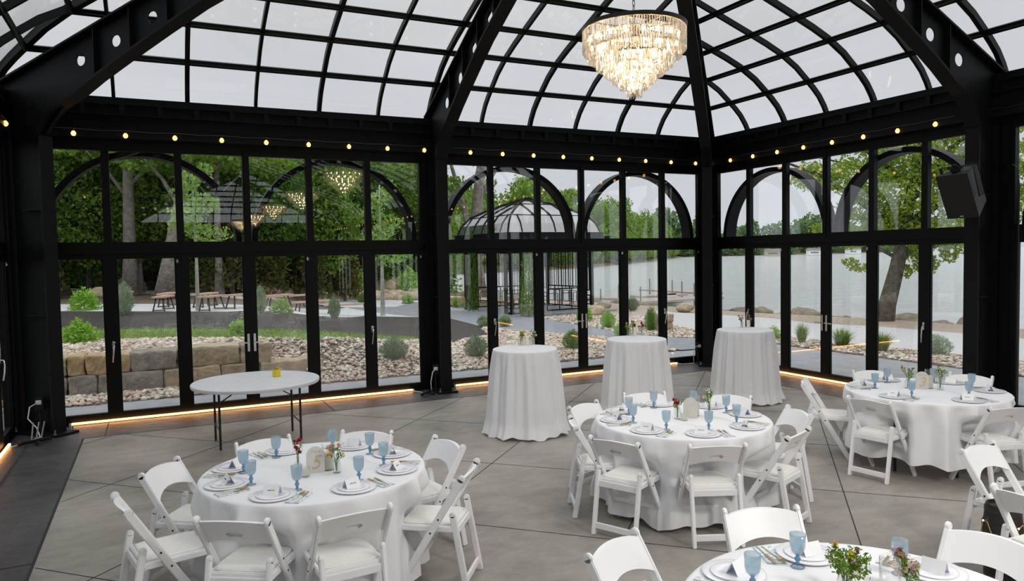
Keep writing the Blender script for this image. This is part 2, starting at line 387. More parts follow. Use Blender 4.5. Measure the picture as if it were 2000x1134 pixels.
def np_mesh(name, V, F, mat, smooth=False):
    """V (n,3), F (m,k) of one polygon size"""
    me = D.meshes.new(name); k = F.shape[1]
    me.vertices.add(len(V)); me.vertices.foreach_set('co', V.astype(np.float32).ravel())
    me.loops.add(F.size); me.loops.foreach_set('vertex_index', F.astype(np.int32).ravel())
    me.polygons.add(len(F)); me.polygons.foreach_set('loop_start', np.arange(0, F.size, k, dtype=np.int32))
    me.polygons.foreach_set('loop_total', np.full(len(F), k, dtype=np.int32))
    me.update(calc_edges=True); me.validate()
    me.materials.append(mat)
    if smooth: me.shade_smooth()
    return me
def link(name, me, parent=None, loc=None):
    o = D.objects.new(name, me); COL.objects.link(o)
    if parent: o.parent = parent
    if loc is not None: o.location = loc
    return o
def leaves(Pts, size, up=0.0, ratio=.6, rng=RNG, dirs=None):
    """rhombic leaves at the given points; up>0 turns them towards dirs/vertical"""
    n = len(Pts)
    a = rng.normal(size=(n, 3)); a[:, 2] += up
    if dirs is not None: a += dirs
    a /= np.linalg.norm(a, axis=1)[:, None]
    b = np.cross(a, rng.normal(size=(n, 3))); b /= np.linalg.norm(b, axis=1)[:, None]
    s = (size * rng.uniform(.6, 1.35, n))[:, None]
    V = np.stack([Pts - a * s * .5, Pts + b * s * ratio * .5, Pts + a * s * .5, Pts - b * s * ratio * .5], 1).reshape(-1, 3)
    return V, np.arange(4 * n).reshape(n, 4)
M['pavglass'] = glass_mat('pavilion_dome_glass', (.5, .53, .55), .42, .05, .35, (.5, .53, .56))
# ------------------------------------------------------------------ camera and sky
cam = D.cameras.new('camera'); cam.sensor_width = 36; cam.sensor_fit = 'HORIZONTAL'; cam.lens = 1430.9415 * 36 / 2000
cam.clip_start = .05; cam.clip_end = 3000
co = D.objects.new('camera', cam); COL.objects.link(co); SC.camera = co
CAMP = (-10.3234, -11.811, 2.2522)
co.location = CAMP; co.rotation_euler = (1.52263, .01834, -.45449)
HEAD = .45449
def sight(px, d):
    """plan point d metres from the survey station, on the bearing of a landmark"""
    a = HEAD + math.atan((px - 1000) / 1430.94)
    return CAMP[0] + d * math.sin(a), CAMP[1] + d * math.cos(a)

w = D.worlds.new('overcast_sky'); SC.world = w; w.use_nodes = True
nt = w.node_tree
for n in list(nt.nodes): nt.nodes.remove(n)
wo = nt.nodes.new('ShaderNodeOutputWorld'); bg = nt.nodes.new('ShaderNodeBackground')
tc = nt.nodes.new('ShaderNodeTexCoord'); sx = nt.nodes.new('ShaderNodeSeparateXYZ'); rr = nt.nodes.new('ShaderNodeValToRGB')
e = rr.color_ramp.elements
e[0].position = 0; e[0].color = (.62, .645, .70, 1); e[1].position = 1; e[1].color = (1.35, 1.37, 1.40, 1)
q = e.new(.15); q.color = (.60, .62, .665, 1); q = e.new(.34); q.color = (.60, .612, .622, 1); q = e.new(.6); q.color = (1.10, 1.115, 1.14, 1)
ns = nt.nodes.new('ShaderNodeTexNoise'); ns.inputs['Scale'].default_value = 3.0; ns.inputs['Detail'].default_value = 5
mpw = nt.nodes.new('ShaderNodeMapping'); mpw.inputs['Scale'].default_value = (1, 1, 3)
mrw = nt.nodes.new('ShaderNodeMapRange'); mrw.inputs['From Min'].default_value = .3; mrw.inputs['From Max'].default_value = .7
mrw.inputs['To Min'].default_value = .94; mrw.inputs['To Max'].default_value = 1.06
mxw = nt.nodes.new('ShaderNodeMixRGB'); mxw.blend_type = 'MULTIPLY'; mxw.inputs['Fac'].default_value = 1
nt.links.new(tc.outputs['Generated'], sx.inputs[0]); nt.links.new(sx.outputs['Z'], rr.inputs['Fac'])
nt.links.new(tc.outputs['Generated'], mpw.inputs[0]); nt.links.new(mpw.outputs[0], ns.inputs['Vector']); nt.links.new(ns.outputs['Fac'], mrw.inputs['Value'])
nt.links.new(rr.outputs['Color'], mxw.inputs[1]); nt.links.new(mrw.outputs[0], mxw.inputs[2])
nt.links.new(mxw.outputs[0], bg.inputs['Color']); bg.inputs['Strength'].default_value = 1.0
nt.links.new(bg.outputs[0], wo.inputs['Surface'])

SC.view_settings.view_transform = 'Standard'; SC.view_settings.look = 'None'; SC.view_settings.gamma = 1
SC.view_settings.use_curve_mapping = False; SC.view_settings.exposure = 0.27
cy = SC.cycles
cy.max_bounces = 7; cy.diffuse_bounces = 3; cy.glossy_bounces = 4; cy.transmission_bounces = 4; cy.transparent_max_bounces = 14
cy.caustics_reflective = False; cy.caustics_refractive = False; cy.sample_clamp_indirect = 5; cy.use_denoising = True

# ------------------------------------------------------------------ hall shell
HX0, HX1, HY0, HY1 = -12.1, 0.0, -36.0, 0.0
FR = -5.70                                   # first cross frame
FRAMES = [FR - 5.72 * k for k in range(6)]
# floor
def slab(name, lo, hi, mat): return struct(MB().box(lo, hi), name, mat)
slab('floor', (-11.22, -34.9, -.12), (-1.0, -1.0, 0), M['floor'])
b = MB()
b.box((-12.16, -36.1, -.12), (-11.225, .06, -.001)); b.box((-.995, -36.1, -.12), (.06, .06, -.001))
b.box((-11.225, -.995, -.12), (-.995, .06, -.001)); b.box((-11.225, -36.1, -.12), (-.995, -34.9, -.001))
struct(b, 'floor_border', M['border'])
def clip(c, kind):
    """45 degree joint x-y=c or x+y=c inside the light field"""
    X0, X1, Y0, Y1 = -11.2, -1.02, -20, -1.02; pts = []
    for x in (X0, X1):
        y = x - c if kind == 0 else c - x
        if Y0 <= y <= Y1: pts.append((x, y))
    for y in (Y0, Y1):
        x = y + c if kind == 0 else c - y
        if X0 <= x <= X1: pts.append((x, y))
    return pts[:2]
b = MB()
for k in range(-4, 8):
    p = clip(0.0 + 2.47 * k, 0)
    if len(p) == 2: b.bar((*p[0], .0008), (*p[1], .0008), .009, .0016, side=(1, -1, 0))
    p = clip(-4.4 - 2.45 * k, 1)
    if len(p) == 2: b.bar((*p[0], .0008), (*p[1], .0008), .009, .0016, side=(1, 1, 0))
for x in (-10.98, -8.0, -5.0, -2.2): b.box((x - .006, -.99, 0), (x + .006, -.12, .0015))
for y in (-5.35, -9.6): b.box((-12.0, y - .006, 0), (-11.23, y + .006, .0015))
b.box((-11.84, -5.2, 0), (-11.815, -1.05, .002))
b.box((-11.235, -34.9, 0), (-11.212, -1.0, .002)); b.box((-11.23, -1.006, 0), (-1.0, -.99, .002)); b.box((-1.006, -34.9, 0), (-.992, -1.0, .002))
struct(b, 'floor_joints', M['joint'])

# --- wall bays: local u along the wall, v outwards, z up
def TF(side):
    if side == 'A': return (0, 0, 0), 0.0
    if side == 'B': return (0, 0, 0), -PI / 2
    if side == 'C': return (HX0, 0, 0), PI / 2
    return (0, HY0, 0), PI
def TM(side):
    l, r = TF(side); return Matrix.Translation(l) @ Matrix.Rotation(r, 4, 'Z')
ZB, ZT, ZU, ZV = .127, 2.30, 2.537, 3.82
def door_proto(p):
    s = .085; f = MB()
    f.box((0, -.035, .02), (s, .035, ZT + .075)); f.box((p - s, -.035, .02), (p, .035, ZT + .075))
    f.box((s, -.035, .02), (p - s, .035, ZB)); f.box((s, -.035, ZT), (p - s, .035, ZT + .075))
    f.box((s, -.012, ZB), (s + .012, .03, ZT)); f.box((p - s - .012, -.012, ZB), (p - s, .03, ZT))
    o = tag(f.build('door', M['frame']), kind='structure')
    MB().box((s - .01, .008, ZB - .01), (p - s + .01, .02, ZT + .01)).build('pane', M['glass'], o)
    return Proto(o)
def window_proto(p):
    s = .05; f = MB()
    f.box((0, -.035, ZU - .075), (s, .05, ZV + .07)); f.box((p - s, -.035, ZU - .075), (p, .05, ZV + .07))
    f.box((s, -.035, ZU - .075), (p - s, .05, ZU)); f.box((s, -.035, ZV), (p - s, .05, ZV + .07))
    o = tag(f.build('window', M['frame']), kind='structure')
    MB().box((s - .01, .012, ZU - .01), (p - s + .01, .024, ZV + .01)).build('pane', M['glass'], o)
    return Proto(o)
PA, PB = .9332, .8963
DP = {PA: door_proto(PA), PB: door_proto(PB)}; WP = {PA: window_proto(PA), PB: window_proto(PB)}
def lever(sign):
    m = MB().box((-.017, -.05, .86), (.017, -.035, 1.13))
    m.tube([(0, -.05, 1.0), (0, -.085, 1.0)], .011); m.bar((-.01 * sign, -.088, 1.0), (.125 * sign, -.088, .995), .016, .02)
    m.tube([(0, -.05, .91), (0, -.058, .91)], .010); return m
def pull():
    m = MB().box((-.014, -.05, 1.03), (.014, -.035, 1.14))
    m.tube([(0, -.045, 1.09), (.012, -.085, 1.085), (.006, -.095, 1.03), (-.004, -.09, .93), (-.012, -.075, .84)], .011, 8)
    m.tube([(0, -.05, 1.12), (.03, -.055, 1.12)], .008); return m
ND = [0]; NW = [0]; NT = [0]
def bay(side, u0, p, detail=True):
    T = TM(side); rz = TF(side)[1]
    for k in range(6):
        l = T @ Vector((u0 + k * p, 0, 0)); ND[0] += 1
        o = DP[p].put(l, rz); o.name = 'door_%d' % ND[0]
        if detail:
            if k in (2, 3):
                s = -1 if k == 2 else 1
                h = lever(s).build('lever_handle', M['chrome'], o, smooth=.6); h.location = (p - .045 if k == 2 else .045, 0, 0); tag(h, 'chrome lever handle')
            if k in (1, 5):
                h = pull().build('pull_handle', M['chrome'], o, smooth=.6); h.location = (.01, 0, 0); tag(h, 'chrome pull handle')
            if k in (1, 3, 5):
                h = MB().box((-.012, -.045, 0), (.012, -.035, .05)).box((-.006, -.055, .01), (.02, -.045, .03)).build('catch', M['chrome'], o)
                h.location = (p - .06, 0, ZT - .07); tag(h, 'small bright door catch')
        NW[0] += 1
        o = WP[p].put(l, rz); o.name = 'window_%d' % NW[0]
    L = 6 * p
    # transom rail between doors and upper lights, sill and head
    m = MB().box((-.02, -.05, ZT + .075), (L + .02, .06, ZU - .075)).box((-.02, -.06, 0), (L + .02, .06, .02))
    m.box((L / 2 - .03, -.05, ZU - .075), (L / 2 + .03, .055, ZV + .07))
    m.box((-.02, -.04, ZV + .07), (L + .02, .1, 3.98))
    NT[0] += 1; o = struct(m, 'trim_%d' % NT[0], M['frame']); o.matrix_world = T @ Matrix.Translation((u0, 0, 0))
    # two round arches standing just outside the upper lights
    for c in (u0 + 1.5 * p, u0 + 4.5 * p):
        pts = []; n = 40; R = p * 1.5 - .115
        for i in range(n + 1):
            a = -.12 + (PI + .24) * i / n; pts.append((R * math.cos(a), 0, R * math.sin(a)))
        m = MB().sweep(pts, .26, .085, (0, 1, 0))
        NT[0] += 1; o = struct(m, 'trim_%d' % NT[0], M['steel']); o.matrix_world = T @ Matrix.Translation((c, .22, 2.53))
bay('A', -11.824, PA); bay('A', -5.886, PA); bay('B', .2186, PB)
UB = [.2186] + [-FRAMES[k] + .22 for k in range(4)]
bay('B', UB[1], PB)
bay('C', -5.6, PB)
bay('C', FRAMES[1] + .12, PB, False)
# bays further down the hall, seen only as reflections: one object per wall and kind
def plain(side, us, p, name):
    T = TM(side); f = MB(); g = MB(); a = MB(); s = .085
    for u0 in us:
        L = 6 * p
        for k in range(7):
            u = u0 + k * p; f.box((u - s, -.035, 0), (u + s, .035, ZU)); f.box((u - .05, -.035, ZU), (u + .05, .05, 3.98))
        f.box((u0, -.04, 0), (u0 + L, .05, ZB)); f.box((u0, -.05, ZT), (u0 + L, .06, ZU)); f.box((u0, -.04, ZV), (u0 + L, .1, 3.98))
        g.box((u0, .01, ZB), (u0 + L, .02, ZT)).box((u0, .01, ZU), (u0 + L, .02, ZV))
        for c in (u0 + 1.5 * p, u0 + 4.5 * p):
            R = p * 1.5 - .115
            f.sweep([(c + R * math.cos(PI * i / 16), .22, 2.53 + R * math.sin(PI * i / 16)) for i in range(17)], .26, .085, (0, 1, 0))
    o = struct(f, name, M['frame']); o.matrix_world = T
    q = struct(g, name + '_glass', M['glass']); q.matrix_world = T
plain('B', [-FRAMES[k] + .22 for k in range(1, 5)], PB, 'wall_right')
plain('C', [FRAMES[k] + .12 for k in range(2, 6)], PB, 'wall_left')
struct(MB().box((HX0, HY0 - .1, 0), (0, HY0, 4.0)), 'wall_rear', M['steel'])

# eave beams along each wall
def eave(side, u0, u1, name):
    T = TM(side); m = MB()
    m.box((u0, -.16, 3.98), (u1, .1, 4.10)); m.box((u0, -.10, 4.10), (u1, .1, 4.30)); m.box((u0, -.175, 4.295), (u1, .1, 4.312))
    m.box((u0, -.08, 4.31), (u1, .1, 4.45)); m.box((u0, -.13, 4.45), (u1, .17, 4.50)); m.box((u0, -.10, 4.50), (u1, .17, 4.555))
    n = int((u1 - u0) / .48)
    for i in range(n + 1):
        u = u0 + .1 + i * (u1 - u0 - .2) / n; m.box((u - .035, -.125, 4.31), (u + .035, -.07, 4.45))
    o = struct(m, name, M['steel']); o.matrix_world = T
eave('A', -12.2, .1, 'beam_front'); eave('B', -.1, 36.1, 'beam_right'); eave('C', -36.1, .1, 'beam_left'); eave('D', -.1, 12.2, 'beam_rear')

# roof profile: inward distance t from the wall plane -> height
PROF = [(-.12, 4.555), (-.03, 4.72), (.09, 4.88), (.22, 5.0), (.37, 5.12), (.62, 5.31), (.95, 5.49), (1.28, 5.62), (1.63, 5.74), (6.05, 7.21)]
def zr(t):
    for (a, za), (b_, zb) in zip(PROF, PROF[1:]):
        if t <= b_: return za + (zb - za) * (t - a) / (b_ - a)
    return PROF[-1][1]
TS = [t for t, z in PROF[:-1]] + [2.36, 3.1, 3.85, 4.6, 5.3, 6.05]
ceil = empty('ceiling', (0, 0, 0)); tag(ceil, kind='structure')
def world_pt(side, u, t, dz=0):
    return TM(side) @ Vector((u, -t, zr(t) + dz))
def slope(side, ulo, uhi, us, tmax):
    T = TM(side); rot = T.to_3x3()
    sv = rot @ Vector((1, 0, 0))
    for i, u in enumerate(us):
        tm = min(tmax, u - ulo, uhi - u)
        ts = [t for t in TS if t < tm - .05] + [tm]
        if len(ts) < 2: continue
        m = MB().sweep([world_pt(side, u, t, -.03) for t in ts], .062 if i % 2 else .046, .085, sv)
        m.build('rafter', M['frame'], ceil)
    for t in (.37, .95, 1.63, 2.36, 3.1, 3.85, 4.6, 5.3):
        a, b_ = ulo + t, uhi - t
        if b_ <= a: continue
        m = MB().bar(world_pt(side, a, t, -.045), world_pt(side, b_, t, -.045), .05, .055, side=rot @ Vector((0, 1, .5)))
        m.tube([world_pt(side, a, t, -.085), world_pt(side, b_, t, -.085)], .022, 8)
        m.build('purlin', M['frame'], ceil)
    # glazing strip by strip
    m = MB(); ts = [t for t in TS if t <= tmax + 1e-6]
    for t0, t1 in zip(ts, ts[1:]):
        q = [world_pt(side, ulo + t0, t0), world_pt(side, uhi - t0, t0), world_pt(side, uhi - t1, t1), world_pt(side, ulo + t1, t1)]
        q2 = [p + Vector((0, 0, .014)) for p in q]
        m.add(q + q2, [(0, 1, 2, 3), (7, 6, 5, 4)])
    m.build('roof_glazing', M['roofglass'], ceil)
usA = [-6.05 - .87 - .957 * k for k in range(5)][::-1] + [-6.05] + [-5.06 + .955 * k for k in range(5)]
slope('A', HX0, 0, usA, 6.05)
usB = [.98 + .925 * k for k in range(5)]; u = -FR + .05
while u < 35.5: usB.append(u); u += .97
slope('B', 0, 36, usB, 6.05); slope('C', -36, 0, [-u for u in usB], 6.05)
slope('D', 0, 12.1, [1 + k for k in range(11)], 6.05)
MB().box((-6.12, -30.1, 7.08), (-5.98, -5.9, 7.24)).build('ridge_bar', M['frame'], ceil)
for cx, cy_, dx, dy in ((0, 0, -1, -1), (HX0, 0, 1, -1), (0, HY0, -1, 1), (HX0, HY0, 1, 1)):
    m = MB().sweep([(cx + dx * t, cy_ + dy * t, zr(t) - .03) for t in TS], .085, .10, (dx, -dy, 0)); m.build('hip_bar', M['frame'], ceil)

# plate ribs with round holes: outer chord straight, inner chord knees down to the column
INN = [(.52, 3.84), (.56, 3.98), (.64, 4.12), (.78, 4.25), (1.0, 4.37), (1.25, 4.55), (1.6, 4.77), (2.0, 5.01), (2.4, 5.24)]
def zin(t):
    for (a, za), (b_, zb) in zip(INN, INN[1:]):
        if t <= b_: return za + (zb - za) * (t - a) / (b_ - a)
    return 5.24 + (t - 2.4) * .455
def zo(t): return 4.60 + .452 * t
def rib(name, base, d, k=1.0):
    """base: wall-plane corner; d: plan direction (unit per t); ribs run to t=6.05"""
    d = Vector((d[0], d[1], 0)); side = Vector((-d.y, d.x, 0)).normalized(); base = Vector(base)
    W = lambda t, z: base + d * t + Vector((0, 0, z))
    f = MB()
    to = [-.02, .55, 1.2, 2, 3, 4, 5, 6.05]
    f.sweep([W(t, zo(t)) for t in to], .20, .025, side)
    ti = [x for x, z in INN] + [3, 4, 5, 6.05]
    f.sweep([W(t, zin(t)) for t in ti], .20, .03, side)
    f.bar(W(-.01, 4.35), W(-.01, 4.62), .2, .03, side=side)
    # web panels
    edges = [-.02, .52]; t = .52
    cuts = [.52, 1.12, 1.68, 2.24, 2.80, 3.36, 3.92, 4.48, 5.04, 5.6] if k == 1 else [.84, 1.26, 1.67, 2.08, 2.49, 2.9, 3.31, 3.72, 4.13, 4.54, 4.95, 5.36, 5.6]
    th = .014
    for a, b_ in zip(cuts, cuts[1:]):
        c = (a + b_) / 2; zc = (zo(c) + zin(c)) / 2 + (.06 if a < 1 else 0); r = .085 / k ** .5
        N = 24; outer = []; inner = []
        corners = [(a, zin(a)), (b_, zin(b_)), (b_, zo(b_)), (a, zo(a))]
        for e_ in range(4):
            p, q = corners[e_], corners[(e_ + 1) % 4]
            for i in range(6):
                x = p[0] + (q[0] - p[0]) * i / 6
                z = zin(x) if e_ == 0 else p[1] + (q[1] - p[1]) * i / 6
                outer.append((x, z))
        for (x, z) in outer:
            an = math.atan2(z - zc, (x - c) * k); inner.append((c + r / k * math.cos(an), zc + r * math.sin(an)))
        vs = []
        for off in (-th / 2, th / 2):
            vs += [W(*p) + side * off for p in outer] + [W(*p) + side * off for p in inner]
        fs = []
        for i in range(N):
            j = (i + 1) % N
            fs += [(i, j, N + j, N + i), (2 * N + j, 2 * N + i, 3 * N + i, 3 * N + j), (N + i, N + j, 3 * N + j, 3 * N + i)]
        f.add(vs, fs)
        x = b_
        f.bar(W(x, zin(x)), W(x, zo(x)), .17, .012, side=side)
    # knee plate
    poly = [(-.02, 4.0), (.52, 3.84)] + [(cuts[0], zin(cuts[0])), (cuts[0], zo(cuts[0])), (-.02, zo(-.02))] if k != 1 else [(-.02, 4.0), (.52, 3.84), (.52, zo(.52)), (-.02, zo(-.02))]
    vs = [W(*p) + side * o for o in (-th / 2, th / 2) for p in poly]; n = len(poly)
    f.add(vs, [tuple(range(n - 1, -1, -1)), tuple(range(n, 2 * n))] + [(i, (i + 1) % n, n + (i + 1) % n, n + i) for i in range(n)])
    x = 5.6; poly = [(x, zin(x)), (6.05, zin(6.05)), (6.05, zo(6.05)), (x, zo(x))]
    vs = [W(*p) + side * o for o in (-th / 2, th / 2) for p in poly]
    f.add(vs, [(3, 2, 1, 0), (4, 5, 6, 7), (0, 1, 5, 4), (1, 2, 6, 5), (2, 3, 7, 6), (3, 0, 4, 7)])
    return struct(f, name, M['steel'])
def column(base, d, k=1.0):
    d = Vector((d[0], d[1], 0)); side = Vector((-d.y, d.x, 0)).normalized(); base = Vector(base)
    q = lambda t, z: base + d * t + Vector((0, 0, z))
    f = MB()
    f.bar(q(.505, .03), q(.505, 3.9), .19, .03, side=side); f.bar(q(.10, .03), q(.10, 4.3), .19, .03, side=side)
    f.bar(q(.30, .03), q(.30, 4.0), .016, .40 * k, side=side)
    f.bar(q(.08, .015), q(.60, .015), .34, .03, side=side)
    for z in (1.58, 2.95): f.bar(q(.28, z), q(.50, z), .19, .012, side=side)
    o = struct(f, 'column', M['steel'])
    m = MB()
    for t in (.12, .56):
        for s in (-.13, .13):
            p = q(t, .03) + side * s; m.tube([p, p + Vector((0, 0, .012))], .022, 6); m.tube([p, p + Vector((0, 0, .06))], .009, 6)
    m.build('anchor_bolt', M['zinc'], o)
    return o
rib('rib_front', (-6.05, 0, 0), (0, -1)); column((-6.05, 0, 0), (0, -1))
for cx, cy_, dx, dy in ((0, 0, -1, -1), (HX0, 0, 1, -1)):
    rib('rib_hip', (cx, cy_, 0), (dx, dy), 1.414); column((cx, cy_, 0), (dx * 1.13, dy * 1.13), 1.3)
for y in FRAMES:
    rib('rib_cross', (0, y, 0), (-1, 0)); rib('rib_cross', (HX0, y, 0), (1, 0))
    column((0, y, 0), (-1, 0)); column((HX0, y, 0), (1, 0))
# dark infill between bays and columns
m = MB()
for x0, x1 in ((-6.23, -5.88),): m.box((x0, -.05, 0), (x1, .08, 4.0))
m.box((HX0 - .05, -.08, 0), (-11.82, .08, 4.0)); m.box((-.29, -.08, 0), (.05, .08, 4.0))
struct(m, 'wall_front', M['frame'])
m = MB(); m.box((-.08, -.22, 0), (.08, .05, 4.0))
for y in FRAMES: m.box((-.05, y - .22, 0), (.08, y + .105, 4.0))
struct(m, 'wall_side_right', M['frame'])
m = MB(); m.box((HX0 - .08, -.23, 0), (HX0 + .08, .05, 4.0))
for y in FRAMES: m.box((HX0 - .08, y - .22, 0), (HX0 + .05, y + .12, 4.0))
struct(m, 'wall_side_left', M['frame'])

# ------------------------------------------------------------------ string lights and LED strips
def string_light(side, us, v, label, z=4.03, ends=None):
    T = TM(side); e0, e1 = ends or (us[0] - .3, us[-1] + .3)
    root = empty('string_light', T @ Vector((us[0], -v, z)), TF(side)[1])
    tag(root, label, 'string lights', 'strings of warm bulbs under the eaves')
    Q = lambda u, zz, dv=0: (u - us[0], -dv, zz - z)
    pts = [Q(e0, z + .05)]
    for i, u in enumerate(us): pts += [Q(u, z + .055)] + ([Q((u + us[i + 1]) / 2, z + .04)] if i < len(us) - 1 else [])
    pts.append(Q(e1, z + .05))
    MB().tube(pts, .006, 6).build('cord', M['wire'], root)
    so = MB().tube([(0, 0, .055), (0, 0, .02)], .016, 8); bu = MB().lathe([(.0, -.048), (.018, -.044), (.031, -.022), (.03, -.004), (.018, .014), (.013, .022)], 12)
    s0 = b0 = None
    for u in us:
        if b0 is None:
            b0 = bu.build('bulb', M['bulb'], root, smooth=True); s0 = so.build('socket', M['wire'], b0); o = b0
        else: o = dup(b0, root)
        o.location = Q(u, z)
    return root
string_light('A', [-11.24 + .6275 * k for k in range(9)], .17, 'string of warm bulbs under the front eave, left of the middle column')
string_light('A', [-5.39 + .61 * k for k in range(9)], .17, 'string of warm bulbs under the front eave, right of the middle column')
string_light('B', [.19 + .595 * k for k in range(9)], .17, 'string of warm bulbs under the eave of the lake-side wall')
string_light('B', [5.66 + .6 * k for k in range(9)], .17, 'string of warm bulbs past the column with the loudspeaker')
string_light('C', [-5.5 + .6 * k for k in range(9)], .17, 'string of warm bulbs along the far left wall at the corner')
string_light('C', [-11.5 + .6 * k for k in range(10)], .17, 'string of warm bulbs along the left wall beside the camera')
for j in range(2, 6):
    string_light('B', [6 * j + .2 + .6 * k for k in range(9)], .17, 'string of warm bulbs seen only mirrored in the far glass')
    string_light('C', [-6 * j - 5.5 + .6 * k for k in range(9)], .17, 'string of warm bulbs seen only mirrored in the far glass')
def led(side, u0, u1, label, lead=None):
    T = TM(side); root = empty('led_strip', T @ Vector((u0, -.085, .012)), TF(side)[1]); tag(root, label, 'light strip', 'amber light strips on the floor')
    MB().box((0, -.012, .0), (u1 - u0, .012, .026)).build('tube', M['led'], root)
    MB().box((-.03, -.014, -.012), (0, .014, .027)).box((u1 - u0, -.014, -.012), (u1 - u0 + .03, .014, .027)).build('end_cap', M['whitecord'], root)
    return root
led('A', -11.43, -6.5, 'glowing amber light strip on the floor below the left glass doors')
led('A', -5.72, -.95, 'glowing amber light strip on the floor behind the tall cocktail tables')
led('B', .85, 5.45, 'glowing amber light strip on the floor along the lake-side doors')
led('B', 6.4, 11.4, 'amber light strip on the floor past the loudspeaker column')
led('C', -5.3, -1.0, 'amber light strip on the floor at the far left edge')
# ------------------------------------------------------------------ chandeliers
def make_chandelier():
    root = empty('chandelier')
    R0 = .485; H = .64
    m = MB().lathe([(R0 - .012, .0), (R0 + .012, .0), (R0 + .014, .035), (R0 - .012, .035), (R0 - .012, 0)], 64)
    for k in range(4):
        a = PI * k / 4; m.bar((R0 * math.cos(a), R0 * math.sin(a), .02), (-R0 * math.cos(a), -R0 * math.sin(a), .02), .02, .012)
    m.build('top_ring', M['leg'], root, smooth=.6)
    c = MB()
    for i in range(40):
        z = .06 + i * .05; a = (i % 2) * PI / 2
        c.tube([(.013 * math.cos(a) * math.cos(t), .013 * math.sin(a) * math.cos(t), z + .032 * math.sin(t)) for t in [2 * PI * j / 8 for j in range(9)]], .0035, 5, cap=False)
    c.tube([(0, 0, .0), (0, 0, .05)], .02, 8)
    c.build('chain', M['leg'], root)
    tiers = [(.485, .0, -.21), (.44, -.07, -.28), (.36, -.16, -.36), (.28, -.25, -.43), (.205, -.33, -.50), (.135, -.41, -.56), (.065, -.50, -.635)]
    rng = random.Random(3)
    for r, z0, z1 in tiers:
        n = max(12, int(2 * PI * r / .024)); mb = MB()
        for k in range(n):
            a = 2 * PI * (k + rng.uniform(-.1, .1)) / n; ca, sa = math.cos(a), math.sin(a)
            rows = 2 if z0 - z1 > .15 else 1
            for q in range(rows):
                t0 = z0 + (z1 - z0) * q / rows - .004; t1 = z0 + (z1 - z0) * (q + 1) / rows
                d = rng.uniform(-.5, .5); b_ = .0085
                sec = [(b_ * math.cos(d + a + j * 2 * PI / 3), b_ * math.sin(d + a + j * 2 * PI / 3)) for j in range(3)]
                vs = [(r * ca + x, r * sa + y, z) for z in (t0, t1 + .012) for x, y in sec] + [(r * ca, r * sa, t1)]
                mb.add(vs, [(2, 1, 0), (0, 1, 4, 3), (1, 2, 5, 4), (2, 0, 3, 5), (3, 4, 6), (4, 5, 6), (5, 3, 6)])
        t = mb.build('crystal_tier', M['crystal'], root); t['kind'] = 'stuff'
        MB().lathe([(r - .003, z0 - .003), (r + .004, z0 - .003), (r + .004, z0 + .006), (r - .003, z0 + .006), (r - .003, z0 - .003)], 48).build('tier_ring', M['gold'], root)
    bl = MB().lathe([(0, -.022), (.007, -.017), (.010, 0), (.007, .015), (.004, .022)], 8).mesh('bulb', M['cbulb'], True)
    for r, z, n in ((.43, -.10, 18), (.33, -.17, 14), (.25, -.25, 11), (.17, -.34, 8), (.09, -.43, 5), (.03, -.52, 2)):
        for k in range(n):
            a = 2 * PI * k / n + r; link('bulb', bl, root, (r * math.cos(a), r * math.sin(a), z))
    return root
CH = Proto(make_chandelier())
ch = CH.put((-6.12, -5.95, 4.37), 0, 'glowing tiered crystal chandelier hanging from a chain below the roof'); ch['category'] = 'chandelier'
for k in range(1, 5):
    c = CH.put((-6.05, -5.95 - 6.0 * k, 4.37), k * .3, 'tiered crystal chandelier further down the hall, seen mirrored in the glass', 'chandeliers down the hall')
    c['category'] = 'chandelier'
for k in range(0, 5):
    for q in range(5):
        a = 2 * PI * q / 5 + .3; rr_ = .34 if q else 0
        l = D.lights.new('chandelier_bulb_light', 'SPOT'); l.energy = 58 if k else 9; l.spot_size = 2.86; l.spot_blend = .3
        l.color = (1, .93, .85); l.shadow_soft_size = .04
        lo = D.objects.new('chandelier_bulb_light', l); COL.objects.link(lo); lo.location = (-6.1 + rr_ * math.cos(a), -5.95 - 6 * k + rr_ * math.sin(a), 3.70)

